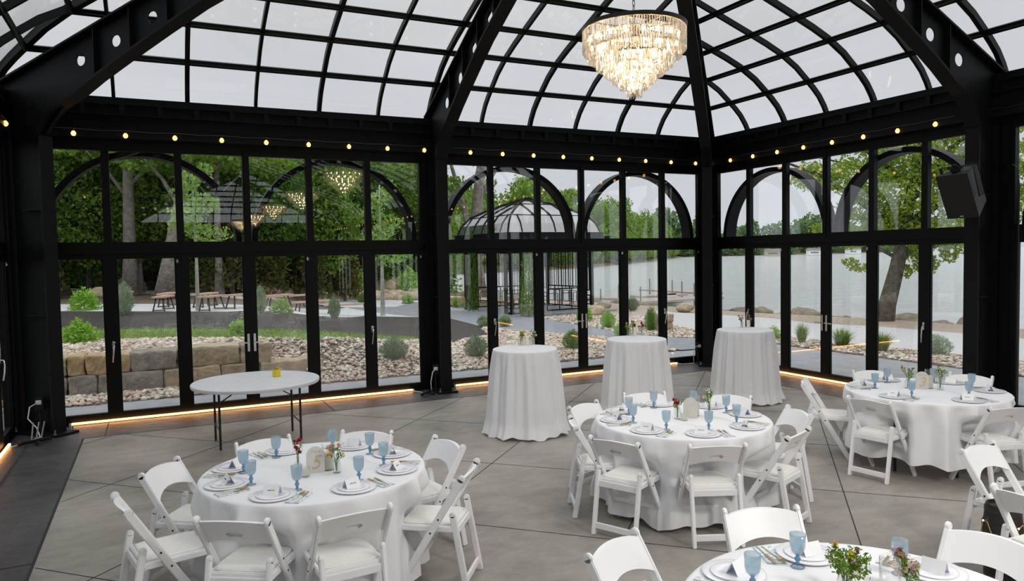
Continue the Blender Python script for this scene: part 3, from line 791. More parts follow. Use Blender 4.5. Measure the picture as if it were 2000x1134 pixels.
# ------------------------------------------------------------------ folding chairs
def make_chair():
    root = empty('folding_chair')
    yl = lambda z: -.27 + (.79 - z) * (.48 / .79)          # long leg line
    fr = MB()
    for s in (-1, 1): fr.box((s * .185 - .014, -.19, .405), (s * .185 + .014, .20, .445))
    fr.box((-.185, .172, .405), (.185, .20, .445)); fr.box((-.185, -.19, .395), (.185, -.165, .445)); fr.box((-.18, -.18, .425), (.18, .19, .437))
    fr.build('seat_frame', M['resin'], root, bevel=.006)
    pd = MB(); n = 40
    for z, g in ((.437, 0), (.452, .0), (.458, -.006)):
        for k in range(n):
            a = 2 * PI * k / n; c_, s_ = math.cos(a), math.sin(a); e_ = 11
            r = 1 / (abs(c_) ** e_ + abs(s_) ** e_) ** (1 / e_)
            pd.v.append(((.172 + g) * r * c_ * (1 - .10 * (1 - r * s_) * 0), .006 + (.178 + g) * r * s_, z))
    for i in range(2):
        for k in range(n): pd.f.append((i * n + k, i * n + (k + 1) % n, (i + 1) * n + (k + 1) % n, (i + 1) * n + k))
    pd.f += [tuple(range(n - 1, -1, -1)), tuple(range(2 * n, 3 * n))]
    tag(pd.build('seat_pad', M['pad'], root, smooth=.5), 'cream vinyl seat pad')
    for s in (-1, 1):
        x = s * .213
        L = MB().bar((x, yl(0), 0), (x, yl(.775), .775), .024, .05, side=(1, 0, 0))
        L.tube([(x - .012, yl(.775) + .004, .775), (x + .012, yl(.775) + .004, .775)], .0265, 14)
        L.build('long_leg', M['resin'], root, bevel=.005)
        xr = s * .186
        Rl = MB().bar((xr, -.275, 0), (xr, -.185, .52), .028, .042, side=(1, 0, 0))
        Rl.tube([(xr - .014, -.184, .522), (xr + .014, -.184, .522)], .021, 12)
        Rl.build('rear_leg', M['resin'], root, bevel=.005)
        for z in (.50, .405):
            bt = MB().tube([(s * .2245, yl(z), z), (s * .2275, yl(z), z)], .0065, 8).build('bolt', M['bolt'], root)
    MB().bar((-.186, -.262, .075), (.186, -.262, .075), .02, .05, side=(0, 1, 0)).build('bottom_rail', M['resin'], root, bevel=.004)
    MB().bar((-.186, -.20, .40), (.186, -.20, .40), .018, .05, side=(0, 1, 0)).build('back_rail', M['resin'], root, bevel=.004)
    MB().bar((-.205, yl(.19), .19), (.205, yl(.19), .19), .02, .035, side=(0, 1, 0)).build('stretcher', M['resin'], root, bevel=.004)
    # curved backrest with a hand slot
    NX, NZ = 40, 12; bm = bmesh.new(); g = {}
    for i in range(NX + 1):
        x = -.205 + .41 * i / NX; q = 1 - (x / .205) ** 2
        zt = .762 + .022 * q; zb_ = .605 + .045 * q
        for j in range(NZ + 1):
            z = zb_ + (zt - zb_) * j / NZ
            g[i, j] = bm.verts.new((x, yl(z) - .028 * q + .002, z))
    hole = {(i, j) for i in range(NX) for j in range(NZ) if abs(i + .5 - NX / 2) < 5.2 - (1 if j in (2, 4) else 0) and 2 <= j <= 4}
    T_ = .024; g2 = {k: bm.verts.new(v.co + Vector((0, T_, 0))) for k, v in g.items()}; g3 = {}
    for (i, j) in hole:
        for k in ((i, j), (i + 1, j), (i + 1, j + 1), (i, j + 1)):
            if k not in g3: g3[k] = bm.verts.new(g[k].co + Vector((0, .018, 0)))
    for i in range(NX):
        for j in range(NZ):
            q_ = [(i, j), (i + 1, j), (i + 1, j + 1), (i, j + 1)]
            bm.faces.new([g2[k] for k in q_][::-1])
            if (i, j) in hole:
                bm.faces.new([g3[k] for k in q_])
                for a_, b_, nb in ((q_[0], q_[1], (i, j - 1)), (q_[1], q_[2], (i + 1, j)), (q_[2], q_[3], (i, j + 1)), (q_[3], q_[0], (i - 1, j))):
                    if nb not in hole: bm.faces.new((g[a_], g[b_], g3[b_], g3[a_]))
            else: bm.faces.new([g[k] for k in q_])
    rim_ = [(i, 0) for i in range(NX)] + [(NX, j) for j in range(NZ)] + [(i, NZ) for i in range(NX, 0, -1)] + [(0, j) for j in range(NZ, 0, -1)]
    for a_, b_ in zip(rim_, rim_[1:] + rim_[:1]): bm.faces.new((g[a_], g2[a_], g2[b_], g[b_]))
    bmesh.ops.delete(bm, geom=[v for v in bm.verts if not v.link_faces], context='VERTS')
    bmesh.ops.recalc_face_normals(bm, faces=bm.faces)
    me = D.meshes.new('backrest'); bm.to_mesh(me); bm.free(); me.materials.append(M['resin']); me.shade_smooth(); me.set_sharp_from_angle(angle=.7)
    link('backrest', me, root)
    return root
CHAIR = Proto(make_chair())
def place_chair(x, y, yaw, label):
    """x,y: middle of the top of the back; yaw: degrees the sitter faces"""
    a = math.radians(yaw); fx, fy = math.cos(a), math.sin(a)
    o = CHAIR.put((x + .27 * fx, y + .27 * fy, 0), a - PI / 2, label, 'white folding chairs'); o['category'] = 'chair'
    return math.atan2(-fy, -fx)
TAB = {5: (-9.35, -6.57), 4: (-6.12, -6.62), 3: (-3.12, -6.86), 2: (-7.75, -9.83)}
N5, N4, N3, N2 = 'the table signed five', 'the middle round table', 'the table signed three', 'the bottom-edge table'
TN = {5: N5, 4: N4, 3: N3, 2: N2}
CHAIRS = {
 5: [(-9.58, -5.58, -80, 11), (-8.75, -5.74, -123, 1), (-8.26, -6.40, -170, 2), (-8.41, -7.19, 143, 4), (-9.33, -7.66, 94, 5), (-9.99, -7.44, 57, 7), (-10.35, -6.01, -33, 10), (-10.57, -6.79, 12, 9)],
 4: [(-5.76, -5.56, -112, 1), (-5.08, -6.10, -148, 2), (-5.06, -6.99, 160, 3), (-5.71, -7.58, 111, 5), (-6.54, -7.56, 66, 6), (-7.14, -7.04, 26, 7), (-7.09, -6.32, -24, 9), (-6.61, -5.71, -70, 11)],
 3: [(-2.61, -5.80, -114, 12), (-1.94, -6.61, -166, 2), (-3.84, -5.91, -51, 10), (-4.14, -6.98, 9, 7), (-3.36, -7.86, 73, 5), (-2.38, -7.66, 128, 4)],
 2: [(-7.27, -8.72, -111, 12), (-8.29, -8.73, -67, 10), (-6.54, -9.59, -169, 2)]}
WORDS = {1: 'one', 2: 'two', 3: 'three', 4: 'four', 5: 'five', 6: 'six', 7: 'seven', 8: 'eight', 9: 'nine', 10: 'ten', 11: 'eleven', 12: 'twelve'}
SEAT = {}
for t, L in CHAIRS.items():
    SEAT[t] = []
    for x, y, yaw, ck in L:
        place_chair(x, y, yaw, "white folding chair at the %s o'clock side of %s" % (WORDS[ck], TN[t])); SEAT[t].append((math.atan2(y - TAB[t][1], x - TAB[t][0]), math.hypot(x - TAB[t][0], y - TAB[t][1])))
place_chair(-4.93, -8.50, -85, 'white folding chair by the wooden barrel, turned away from the windows')
place_chair(-5.76, -9.32, -4, 'white folding chair backing onto the bottom-edge table in front of the barrel')

# ------------------------------------------------------------------ round tables and cloths
def make_table():
    root = empty('folding_table')
    MB().lathe([(0, .715), (.755, .715), (.76, .725), (.76, .75), (.755, .757), (0, .757)], 64).build('tabletop', M['plastic'], root, smooth=.6)
    for sx in (-1, 1):
        for sy in (-1, 1):
            MB().tube([(sx * .47, sy * .27, .715), (sx * .47, sy * .27, 0)], .014, 10).build('leg', M['leg'], root, smooth=.6)
        MB().tube([(sx * .47, -.27, .22), (sx * .47, .27, .22)], .009, 8).build('leg_brace', M['leg'], root)
        MB().bar((sx * .46, 0, .50), (sx * .12, 0, .712), .02, .012).build('folding_strut', M['leg'], root)
    return root
TABLE = Proto(make_table())
def skirt_cloth(name, top_r, top_z, bot_z, flare, amp, seats, seed, nf=13, pool=0.0):
    rng = random.Random(seed); NA, NR = 320, 26
    ph = [rng.uniform(0, 2 * PI) for _ in range(6)]
    def fold(a):
        v = .62 * (1 - 2 * abs(math.sin(nf * .5 * a + ph[0] + .9 * math.sin(3 * a + ph[3]))) ** .8) + .36 * math.sin((nf * 2 - 5) * a + ph[1] + .7 * math.sin(2 * a)) + .25 * math.sin((nf // 2 + 1) * a + ph[2])
        return v
    mb = MB(); rows = []
    for r in (0, .5, .9, .98): rows.append((top_r * r, top_z, 0))
    rows.append((top_r * 1.0, top_z - .003, 0)); rows.append((top_r * 1.01, top_z - .012, .02))
    for i in range(1, NR + 1): rows.append((None, None, i / NR))
    for r, z, v in rows:
        for k in range(NA):
            a = 2 * PI * k / NA
            if r is not None: R, Z = r, z
            else:
                f = fold(a); A = amp * min(1, v * 3.5) ** .6
                R = top_r * 1.012 + flare * v ** .9 + A * f
                bz_ = bot_z + .025 * (1 - math.cos(nf * a + ph[4])) * .5 + .012 * math.sin(5 * a + ph[5])
                Z = top_z - .018 + (bz_ - top_z + .018) * v
                for sa, sr in seats:
                    da = (a - sa + PI) % (2 * PI) - PI
                    g_ = math.exp(-(da / .29) ** 4); u = min(1, max(0, (v - .14) / .24)); u = u * u * (3 - 2 * u); w9 = min(1, max(0, (v - .58) / .3)); u *= 1 - .62 * w9 * w9 * (3 - 2 * w9)
                    R = R * (1 - g_ * u) + g_ * u * min(R, sr - .485 + .03 * f)
                if pool and v > .86: R += pool * (v - .86) / .14 * (.4 + .6 * abs(math.sin(4 * a + ph[2])))
            mb.v.append((R * math.cos(a), R * math.sin(a), max(Z, .006)))
    for i in range(len(rows) - 1):
        for k in range(NA): mb.f.append((i * NA + k, i * NA + (k + 1) % NA, (i + 1) * NA + (k + 1) % NA, (i + 1) * NA + k))
    me = mb.mesh(name, M['cloth'], True)
    return me
TZ = .765
for t, (cx, cy_) in TAB.items():
    o = TABLE.put((cx, cy_, 0), {5: .3, 4: 1.1, 3: .62, 2: .2}[t], {5: 'round folding table under the white cloth, with the five sign on it', 4: 'round folding table under the white cloth in the middle of the room',
        3: 'round folding table, dark legs below a white cloth, with the three sign', 2: 'round folding table under the white cloth cut by the bottom edge'}[t], 'round tables')
    o['category'] = 'table'
    c = link('tablecloth', skirt_cloth('tablecloth', .765, TZ, {5: .06, 4: .03, 3: .15, 2: .08}[t], .05, .055, SEAT[t], 20 + t), None, (cx, cy_, 0))
    tag(c, {5: 'white tablecloth hanging to the floor on the table signed five', 4: 'white tablecloth on the middle round table, hem touching the floor',
        3: 'white tablecloth on the table signed three, hem well above the floor', 2: 'white tablecloth on the table cut by the bottom edge'}[t], 'tablecloth', 'white round tablecloths')
# bare white table by the windows
o = TABLE.put((-9.23, -2.25, 0), .03, 'bare white round folding table standing by the left glass doors'); o['category'] = 'table'
yb = empty('treat_box', (-8.97, -2.12, .757), .5); tag(yb, 'small open yellow box on the bare white table', 'box')
m = MB()
for lo, hi in (((-.035, -.035, 0), (.035, .035, .004)), ((-.035, -.035, 0), (-.032, .035, .095)), ((.032, -.035, 0), (.035, .035, .095)), ((-.035, -.035, 0), (.035, -.032, .095)), ((-.035, .032, 0), (.035, .035, .095))): m.box(lo, hi)
m.build('body', M['yellow'], yb)
m = MB(); m.lathe([(0, -.0015), (.045, -.0015), (.045, .0015), (0, .0015)], 8); o = m.build('lid', M['yellow'], yb); o.location = (.055, .0, .10); o.rotation_euler = (.25, .6, .4)
m = MB()
for k in range(7): m.ball((RNG.uniform(-.022, .022), RNG.uniform(-.022, .022), .085), .014, 1)
tag(m.build('filling', M['brown'], yb, smooth=True), 'brown filling')

# tall cocktail tables
for i, (x, y, lab, sd) in enumerate(((-6.13, -3.55, 'tall cocktail table in a floor-length white cloth, nearest the middle column', 31), (-4.36, -3.48, 'tall cocktail table in white cloth, between the two other tall tables', 32), (-2.34, -3.44, 'tall cocktail table in white cloth, farthest from the middle column', 33))):
    root = empty('cocktail_table', (x, y, 0)); tag(root, lab, 'table', 'tall cocktail tables')
    m = MB().lathe([(0, 1.04), (.39, 1.04), (.39, 1.062), (0, 1.062)], 40); m.build('tabletop', M['plastic'], root)
    MB().tube([(0, 0, .03), (0, 0, 1.04)], .03, 10).lathe([(0, .0), (.22, 0), (.22, .02), (.04, .04), (0, .04)], 24).build('pedestal', M['leg'], root)
    link('tablecloth', skirt_cloth('tablecloth', .405, 1.068, .012, .10, .034, [], sd, 15, .05), root)

# ------------------------------------------------------------------ place settings
def solid(prof, mat, name, parent=None, n=32, smooth=.7):
    return MB().lathe(prof, n).build(name, mat, parent, smooth=smooth)
def plate_thing(name, r, h):
    o = solid([(0, .003), (r * .62, .003), (r * .68, .006), (r, h), (r + .001, h + .002), (r * .99, h + .0035), (r * .66, .0085), (r * .6, .006), (0, .006)], M['porcelain'], name, n=48, smooth=True)
    MB().lathe([(r - .002, h + .0028), (r + .0006, h + .0022), (r + .0006, h + .0042), (r - .002, h + .0042), (r - .002, h + .0028)], 48).build('rim', M['goldrim'], o)
    return Proto(o)
CHG = plate_thing('charger_plate', .142, .007); SAL = plate_thing('salad_plate', .105, .006)
def make_card():
    root = empty('place_card'); h = .064; w_ = .104; a = math.radians(27)
    for s, nm, mt in ((-1, 'front_leaf', M['card']), (1, 'back_leaf', M['card'])):
        y0 = s * h * math.sin(a); z0 = h * math.cos(a)
        f = MB().add([(-w_ / 2, y0, 0), (w_ / 2, y0, 0), (w_ / 2, 0, z0), (-w_ / 2, 0, z0)], [(0, 1, 2, 3)])
        o = f.build(nm, mt, root)
        g = MB().add([(-w_ / 2, y0 * .97, -.0), (w_ / 2, y0 * .97, 0), (w_ / 2, 0, z0 - .0012), (-w_ / 2, 0, z0 - .0012)], [(3, 2, 1, 0)])
        tag(g.build('lining', M['cardblue'], o), 'dusty blue inner face')
    t = MB(); x = -.022; rng = random.Random(5)
    while x < .022:
        z = .024; hh = rng.uniform(.003, .007)
        for k in range(3):
            pass
        q = lambda zz: -(h * math.cos(a) - zz) * math.tan(a) - .0012
        t.bar((x, q(z), z), (x + .002, q(z + hh), z + hh), .0009, .0009); t.bar((x + .002, q(z + hh), z + hh), (x + .004, q(z), z), .0009, .0009)
        x += rng.uniform(.0035, .006) + (.005 if abs(x) < .003 else 0)
    tag(t.build('name', M['ink'], root), 'short black handwritten name')
    return Proto(root)
CARD = make_card()
NAP = Proto(MB().box((-.048, -.10, 0), (.048, .10, .004)).build('napkin', M['napkin'], bevel=.0015))
def make_fork():
    r = empty('fork'); MB().bar((0, -.10, .003), (0, .02, .004), .008, .005).build('handle', M['ivoryh'], r, bevel=.001)
    m = MB().bar((0, .02, .004), (0, .055, .005), .006, .003).bar((0, .05, .005), (0, .068, .004), .022, .003)
    for k in range(4): m.bar((-.0095 + k * .0063, .066, .004), (-.0095 + k * .0063, .105, .007), .003, .002)
    tag(m.build('head', M['gold'], r), 'gold tines'); return Proto(r)
def make_knife():
    r = empty('knife'); MB().bar((0, -.10, .003), (0, .0, .004), .010, .006).build('handle', M['ivoryh'], r, bevel=.001)
    tag(MB().prism([(-.006, 0), (.007, 0), (.008, .09), (.002, .108), (-.006, .10)], 2, .0025, .0045).build('blade', M['gold'], r), 'gold blade'); return Proto(r)
FORK, KNIFE = make_fork(), make_knife()
def make_goblet():
    r = empty('goblet')
    solid([(.0, .0), (.033, .0), (.034, .003), (.020, .007), (.008, .012), (0, .013)], M['bluegl'], 'foot', r, 28, True)
    tag(solid([(.0, .012), (.008, .012), (.007, .018), (.011, .024), (.007, .030), (.013, .038), (.0155, .046), (.012, .055), (.007, .061), (.010, .066), (.012, .070), (0, .071)], M['bluestem'], 'stem', r, 24, True), 'deep blue knopped stem')
    solid([(.010, .069), (.022, .078), (.031, .092), (.0355, .115), (.0365, .15), (.0375, .182), (.0355, .182), (.034, .15), (.033, .116), (.028, .095), (.018, .082), (0, .076)], M['bluegl'], 'bowl', r, 36, True)
    return Proto(r)
GOB = make_goblet()
def clock(t, ang):
    cx, cy_ = TAB[t]; cam_a = math.degrees(math.atan2(CAMP[1] - cy_, CAMP[0] - cx))
    h_ = 6 + (cam_a - ang) / 30; h_ = (h_ - 1) % 12 + 1
    return h_
SETTINGS = {5: [150, -171, -126, -77, -33, 9, 50, 102], 4: [120, 158, -157, -113, -66, -18, 25, 72], 3: [127, 74, 11, -40, -108, -172], 2: [67, 112, 14, 157]}
GANG = 13
for t, angs in SETTINGS.items():
    cx, cy_ = TAB[t]; used = set()
    for i, an in enumerate(angs):
        c = int(round(clock(t, an))); c = 12 if c == 0 else (c - 12 if c > 12 else c)
        while c in used: c = c % 12 + 1
        used.add(c)
        a = math.radians(an); rot = a + PI / 2            # local -y points to the diner
        ra, rb = .60, .47
        px_, py_ = cx + ra * math.cos(a), cy_ + ra * math.sin(a)
        W_ = "%s o'clock place of %s" % (WORDS[c], TN[t])
        j = random.Random(t * 31 + i)
        def at(dr, dt, z):
            return (cx + dr * math.cos(a) - dt * math.sin(a), cy_ + dr * math.sin(a) + dt * math.cos(a), z)
        o = CHG.put(at(ra, 0, TZ + .001), 0, 'large white charger plate at the ' + W_, 'charger plates'); o['category'] = 'plate'
        o = SAL.put(at(ra, 0, TZ + .006), 0, 'small white plate on the charger at the ' + W_, 'salad plates'); o['category'] = 'plate'
        o = CARD.put(at(ra - .01, -.012, TZ + .0125), rot + j.uniform(-.35, .35), 'folded white place card at the ' + W_, 'place cards'); o['category'] = 'place card'
        # seated guest faces inwards, so their right hand is at -tangent... (counter-clockwise side)
        o = NAP.put(at(ra + .015, .178, TZ + .001), rot + .06 + j.uniform(-.1, .1), 'blue patterned napkin at the ' + W_, 'patterned napkins'); o['category'] = 'napkin'
        o = FORK.put(at(ra + .01, .163, TZ + .0055), rot + .05 + j.uniform(-.1, .1), 'gold fork with ivory handle at the ' + W_, 'forks'); o['category'] = 'fork'
        o = KNIFE.put(at(ra + .01, .198, TZ + .0055), rot + .08 + j.uniform(-.1, .1), 'gold knife with ivory handle at the ' + W_, 'knives'); o['category'] = 'knife'
        o = GOB.put(at(rb, .105 + j.uniform(-.015, .015), TZ + .001), j.uniform(0, 6), 'blue pressed-glass goblet at the ' + W_, 'blue goblets', (.97, .97, .88)); o['category'] = 'goblet'

# ------------------------------------------------------------------ centrepieces
def make_sign(name, num, label, x, y, yaw, gold, z=TZ):
    r = empty(name, (x, y, z), yaw); tag(r, label, 'table sign')
    w_, h_ = .062, .185; poly = [(-w_, 0), (w_, 0)]
    for k in range(15):
        a = PI * k / 14; poly.append((w_ * math.cos(a), h_ - w_ + w_ * math.sin(a)))
    m = MB().prism(poly, 1, -.002, .002); m.build('plate', M['sign'], r)
    def text(body, size, zc, nm, mt, shear=0, sp=1):
        c = D.curves.new(nm, 'FONT'); c.body = body; c.size = size; c.align_x = 'CENTER'; c.align_y = 'CENTER'; c.extrude = .0006; c.shear = shear; c.space_character = sp
        c.materials.append(mt); o_ = D.objects.new(nm, c); COL.objects.link(o_); bpy.context.view_layer.update(); me = D.meshes.new_from_object(o_.evaluated_get(bpy.context.evaluated_depsgraph_get())); D.objects.remove(o_); o = D.objects.new(nm, me); COL.objects.link(o); o.parent = r; o.location = (0, -.0032, zc); o.rotation_euler = (PI / 2, 0, 0); tag(o, nm.replace('_', ' ')); return o
    if gold: text('TABLE', .019, .148, 'gold_word', M['goldink'], 0, 1.35)
    text(num, .138, .07, 'gold_number', M['goldink'] if gold else M['goldpale'], .25)
    return r
def face(x, y): return math.atan2(CAMP[1] - y, CAMP[0] - x) + PI / 2
make_sign('table_sign', '5', 'arched frosted sign reading TABLE 5 on the nearest whole table', -9.365, -6.675, face(-9.37, -6.67) + .08, True)
make_sign('table_sign', '3', 'arched frosted sign reading TABLE 3 on the far table', -3.10, -6.81, face(-3.1, -6.8), True)
make_sign('table_sign', '4', 'arched frosted sign with a faint gold 4 on the middle table', -6.05, -6.65, face(-6.05, -6.65), False)

def vase_bottle(h=.11, r=.026, neck=.012):
    return [(0, 0), (r, 0), (r + .001, .004), (r, h * .5), (neck, h * .74), (neck, h * .93), (neck + .003, h), (neck + .001, h), (neck - .002, h * .92), (neck - .002, h * .75), (r - .003, h * .5), (r - .003, .006), (0, .006)]
def vase_jar(h=.085, r=.03):
    return [(0, 0), (r, 0), (r + .001, .003), (r, h * .8), (r * .8, h * .88), (r * .84, h), (r * .8, h), (r * .72, h * .88), (r - .004, h * .78), (r - .004, .006), (0, .006)]
def tumbler(h, r): return [(0, 0), (r * .94, 0), (r, h), (r - .002, h), (r * .94 - .003, .005), (0, .005)]
def vase(x, y, z, prof, label, mat='clear', name='bud_vase', cat='vase'):
    o = MB().lathe(prof, 24).build(name, M[mat], smooth=True); o.location = (x, y, z); return tag(o, label, cat)
def posy(x, y, z, h, spread, label, blossoms, n=7, seed=1, big=.014, lush=26):
    rng = random.Random(seed); rn = np.random.default_rng(seed)
    r = empty('flower_posy', (x, y, z)); tag(r, label, 'flowers')
    st = MB(); tips = []
    for k in range(n):
        a = rng.uniform(0, 2 * PI); s = rng.uniform(.2, 1) * spread; hh = h * rng.uniform(.62, 1)
        p = [(rng.uniform(-.006, .006), rng.uniform(-.006, .006), .01), (.25 * s * math.cos(a), .25 * s * math.sin(a), hh * .55), (s * math.cos(a), s * math.sin(a), hh)]
        st.tube(p, .0016, 5); tips.append(p)
    st.build('stem', M['stem'], r)
    pts = []
    for p in tips:
        for q in range(lush // 3):
            u = rng.uniform(.45, 1); b_ = [p[1][i] + (p[2][i] - p[1][i]) * u for i in range(3)]
            pts.append([b_[0] + rng.gauss(0, .009), b_[1] + rng.gauss(0, .009), b_[2] + rng.gauss(0, .012)])
    V, F = leaves(np.array(pts), .026, .7, .38, rn); link('leaf', np_mesh('leaf', V, F, M['leafg']), r)
    for k, (mn, cnt) in enumerate(blossoms):
        for q in range(cnt):
            p = tips[(k * 2 + q) % n]; P_ = np.array(p[2]) + rn.normal(0, .004, 3)
            V, F = leaves(P_ + rn.normal(0, big * .42, (16, 3)), big * 1.15, .3, .8, rn)
            o = link('blossom', np_mesh('blossom', V, F, M[mn]), r)
    return r
def candle(x, y, z, r, h, label):
    o = empty('candle', (x, y, z)); tag(o, label, 'candle')
    MB().lathe([(0, 0), (r, 0), (r, h - .004), (r - .004, h), (r * .5, h - .004), (0, h - .006)], 24).build('wax', M['wax'], o, smooth=.7)
    MB().tube([(0, 0, h - .006), (.001, 0, h + .008)], .0012, 5).build('wick', M['ink'], o); return o
# table 5
vase(-9.475, -6.62, TZ, vase_bottle(.115, .027, .011), 'slim clear bud vase left of the five sign')
posy(-9.475, -6.62, TZ + .004, .225, .03, 'sprig of crimson flower and green leaves beside the five sign', [('crimson', 4)], 5, 11, .016)
vase(-9.445, -6.735, TZ, tumbler(.066, .031), 'frosted votive glass in front of the five sign', 'votive', 'votive_holder', 'candle holder')
vase(-9.27, -6.64, TZ, tumbler(.185, .042), 'tall clear hurricane glass beside the five sign', 'hurr', 'hurricane_glass', 'candle holder')
candle(-9.27, -6.64, TZ + .006, .033, .115, 'cream pillar candle in the hurricane glass beside the five sign')
vase(-9.235, -6.745, TZ, vase_jar(.085, .027), 'squat clear jar vase right of the five sign')
posy(-9.235, -6.745, TZ + .004, .20, .075, 'mixed pink and yellow posy beside the five sign', [('pink', 5), ('yellowf', 2), ('white', 3)], 9, 12, .014)
# table 4
vase(-6.17, -6.62, TZ, vase_jar(.10, .03), 'clear jar vase left of the middle table sign')
posy(-6.17, -6.62, TZ + .004, .19, .06, 'posy with crimson blooms on the middle table', [('crimson', 4), ('yellowf', 1)], 8, 13, .018)
vase(-6.16, -6.70, TZ, tumbler(.066, .031), 'frosted votive glass before the middle table sign', 'votive', 'votive_holder', 'candle holder')
vase(-5.955, -6.60, TZ, tumbler(.185, .042), 'clear hurricane glass on the middle table', 'hurr', 'hurricane_glass', 'candle holder')
candle(-5.955, -6.60, TZ + .006, .033, .12, 'cream pillar candle in the middle table hurricane glass')
vase(-5.90, -6.73, TZ, vase_bottle(.115, .027, .012), 'slim bud vase right of the middle table sign')
posy(-5.90, -6.73, TZ + .004, .27, .055, 'tall pale pink and green sprig on the middle table', [('mauve', 4), ('white', 2)], 8, 14, .017, 36)
# table 3
vase(-3.17, -6.70, TZ, vase_jar(.095, .032), 'clear jar vase left of the three sign')
posy(-3.17, -6.70, TZ + .004, .22, .09, 'loose yellow-green posy left of the three sign', [('rust', 4), ('yellowf', 2)], 9, 15, .013, 36)
vase(-3.0, -6.82, TZ, tumbler(.20, .042), 'clear hurricane glass beside the three sign', 'hurr', 'hurricane_glass', 'candle holder')
candle(-3.0, -6.82, TZ + .006, .035, .13, 'cream pillar candle in the hurricane glass beside the three sign')
vase(-2.98, -6.93, TZ, vase_bottle(.12, .03, .018), 'clear bottle vase right of the three sign')
posy(-2.98, -6.93, TZ + .004, .25, .06, 'tall yellow-green posy right of the three sign', [('white', 3), ('yellowf', 2)], 8, 16, .013, 40)
# table at the bottom edge
vase(-7.70, -9.65, TZ, vase_jar(.085, .032), 'jar vase holding the wildflowers on the bottom-edge table')
posy(-7.70, -9.65, TZ + .004, .19, .115, 'loose green wildflower posy with small daisies, bottom edge of the photo', [('white', 3), ('rust', 4), ('yellowf', 2)], 16, 17, .012, 130)
vase(-7.44, -9.76, TZ, vase_jar(.075, .034), 'jar vase holding the pale rosebuds on the bottom-edge table')
posy(-7.44, -9.76, TZ + .004, .145, .085, 'peach and mauve rosebud posy, bottom edge of the photo', [('peach', 4), ('mauve', 3), ('rust', 1)], 11, 18, .026, 70)
vase(-7.60, -9.79, TZ, tumbler(.19, .042), 'clear hurricane glass between the two posies at the bottom edge', 'hurr', 'hurricane_glass', 'candle holder')
# cocktail tables
CZ = 1.069
for nm, its in {'the tall table nearest the middle column': [('v', -6.02, -3.22, ['yellowf', 'rust'], 21), ('v', -5.87, -3.27, ['mauve', 'white'], 22), ('c', -5.955, -3.27)],
                'the middle tall table': [('v', -4.22, -3.10, ['yellowf', 'white'], 23), ('v', -4.04, -3.16, ['crimson', 'peach'], 24), ('v', -4.11, -3.04, ['crimson', 'mauve'], 27), ('c', -4.16, -3.17)],
                'the tall table nearest the lake-side doors': [('v', -2.17, -3.20, ['pink', 'mauve'], 25), ('v', -2.02, -3.18, ['pink', 'crimson'], 26), ('c', -2.12, -3.28)]}.items():
    k = 0
    for it in its:
        if it[0] == 'v':
            w_ = ['left-hand', 'right-hand', 'rear'][k]; k += 1
            vase(it[1], it[2], CZ, vase_jar(.085, .03), '%s clear jar vase on %s' % (w_, nm))
            posy(it[1], it[2], CZ + .004, .19, .055, 'small posy in the %s vase on %s' % (w_, nm), [(b_, 3) for b_ in it[3]], 7, it[4], .017, 34)
        else: candle(it[1], it[2], CZ, .026, .115, 'short cream candle between the vases on %s' % nm)

# ------------------------------------------------------------------ loudspeaker, power leads, barrel
def loudspeaker():
    r = empty('loudspeaker', (-.98, -5.80, 2.90), 0); tag(r, 'black loudspeaker angled down on the column beside the lake', 'loudspeaker')
    cab = empty('x') ; D.objects.remove(cab)
    # cabinet: width .34, height .56, tapering back, front towards -x/-y, tipped down
    Wd, Hh, Dp = .225, .30, .36
    fr = [(-Wd, 0, -Hh), (Wd, 0, -Hh), (Wd, 0, Hh), (-Wd, 0, Hh)]; bk = [(-.09, Dp, -.20), (.09, Dp, -.20), (.09, Dp, Hh), (-.09, Dp, Hh)]
    Rm = Matrix.Rotation(math.radians(-97), 4, 'Z') @ Matrix.Rotation(math.radians(22), 4, 'X')
    tr = lambda L: [Rm @ Vector(p) for p in L]
    MB().add(tr(fr) + tr(bk), [(0, 1, 2, 3), (7, 6, 5, 4), (0, 4, 5, 1), (1, 5, 6, 2), (2, 6, 7, 3), (3, 7, 4, 0)]).build('cabinet', M['speaker'], r, bevel=.006)
    g = [(-Wd + .006, -.008, -Hh + .006), (Wd - .006, -.008, -Hh + .006), (Wd - .006, -.008, Hh - .006), (-Wd + .006, -.008, Hh - .006)]; g2 = [(x, .002, z) for x, y, z in g]
    MB().add(tr(g) + tr(g2), [(0, 1, 2, 3), (7, 6, 5, 4), (0, 4, 5, 1), (1, 5, 6, 2), (2, 6, 7, 3), (3, 7, 4, 0)]).build('front_grille', M['grille'], r)
    MB().add(tr([(-.03, -.0095, -.27), (.02, -.0095, -.27), (.02, -.0095, -.262), (-.03, -.0095, -.262)]), [(0, 1, 2, 3)]).build('badge', M['chrome'], r)
    b_ = MB()
    for s in (-1, 1):
        b_.add(tr([(s * .22, .09, -.05), (s * .22, .17, -.05), (s * .235, .15, .36), (s * .235, .11, .36)]) + tr([(s * .243, .09, -.05), (s * .243, .17, -.05), (s * .243, .15, .36), (s * .243, .11, .36)]),
               [(0, 1, 2, 3), (7, 6, 5, 4), (0, 4, 5, 1), (1, 5, 6, 2), (2, 6, 7, 3), (3, 7, 4, 0)])
    p = tr([(-.243, .13, .36), (.243, .13, .36)]); b_.bar(p[0], p[1], .05, .012)
    b_.build('bracket', M['speaker'], r)
    MB().bar(tr([(0, .0, .39)])[0], (.49, .08, .38), .05, .04).box((.44, .0, .28), (.475, .16, .48)).bar(tr([(0, .1, .36)])[0], tr([(0, .1, .40)])[0], .04, .04).build('mounting_arm', M['dark'], r)
    MB().box((-.05, -.03, 0), (.05, .05, .03), Matrix.Translation(tr([(0, .10, Hh)])[0])).build('handle', M['dark'], r)
    return r
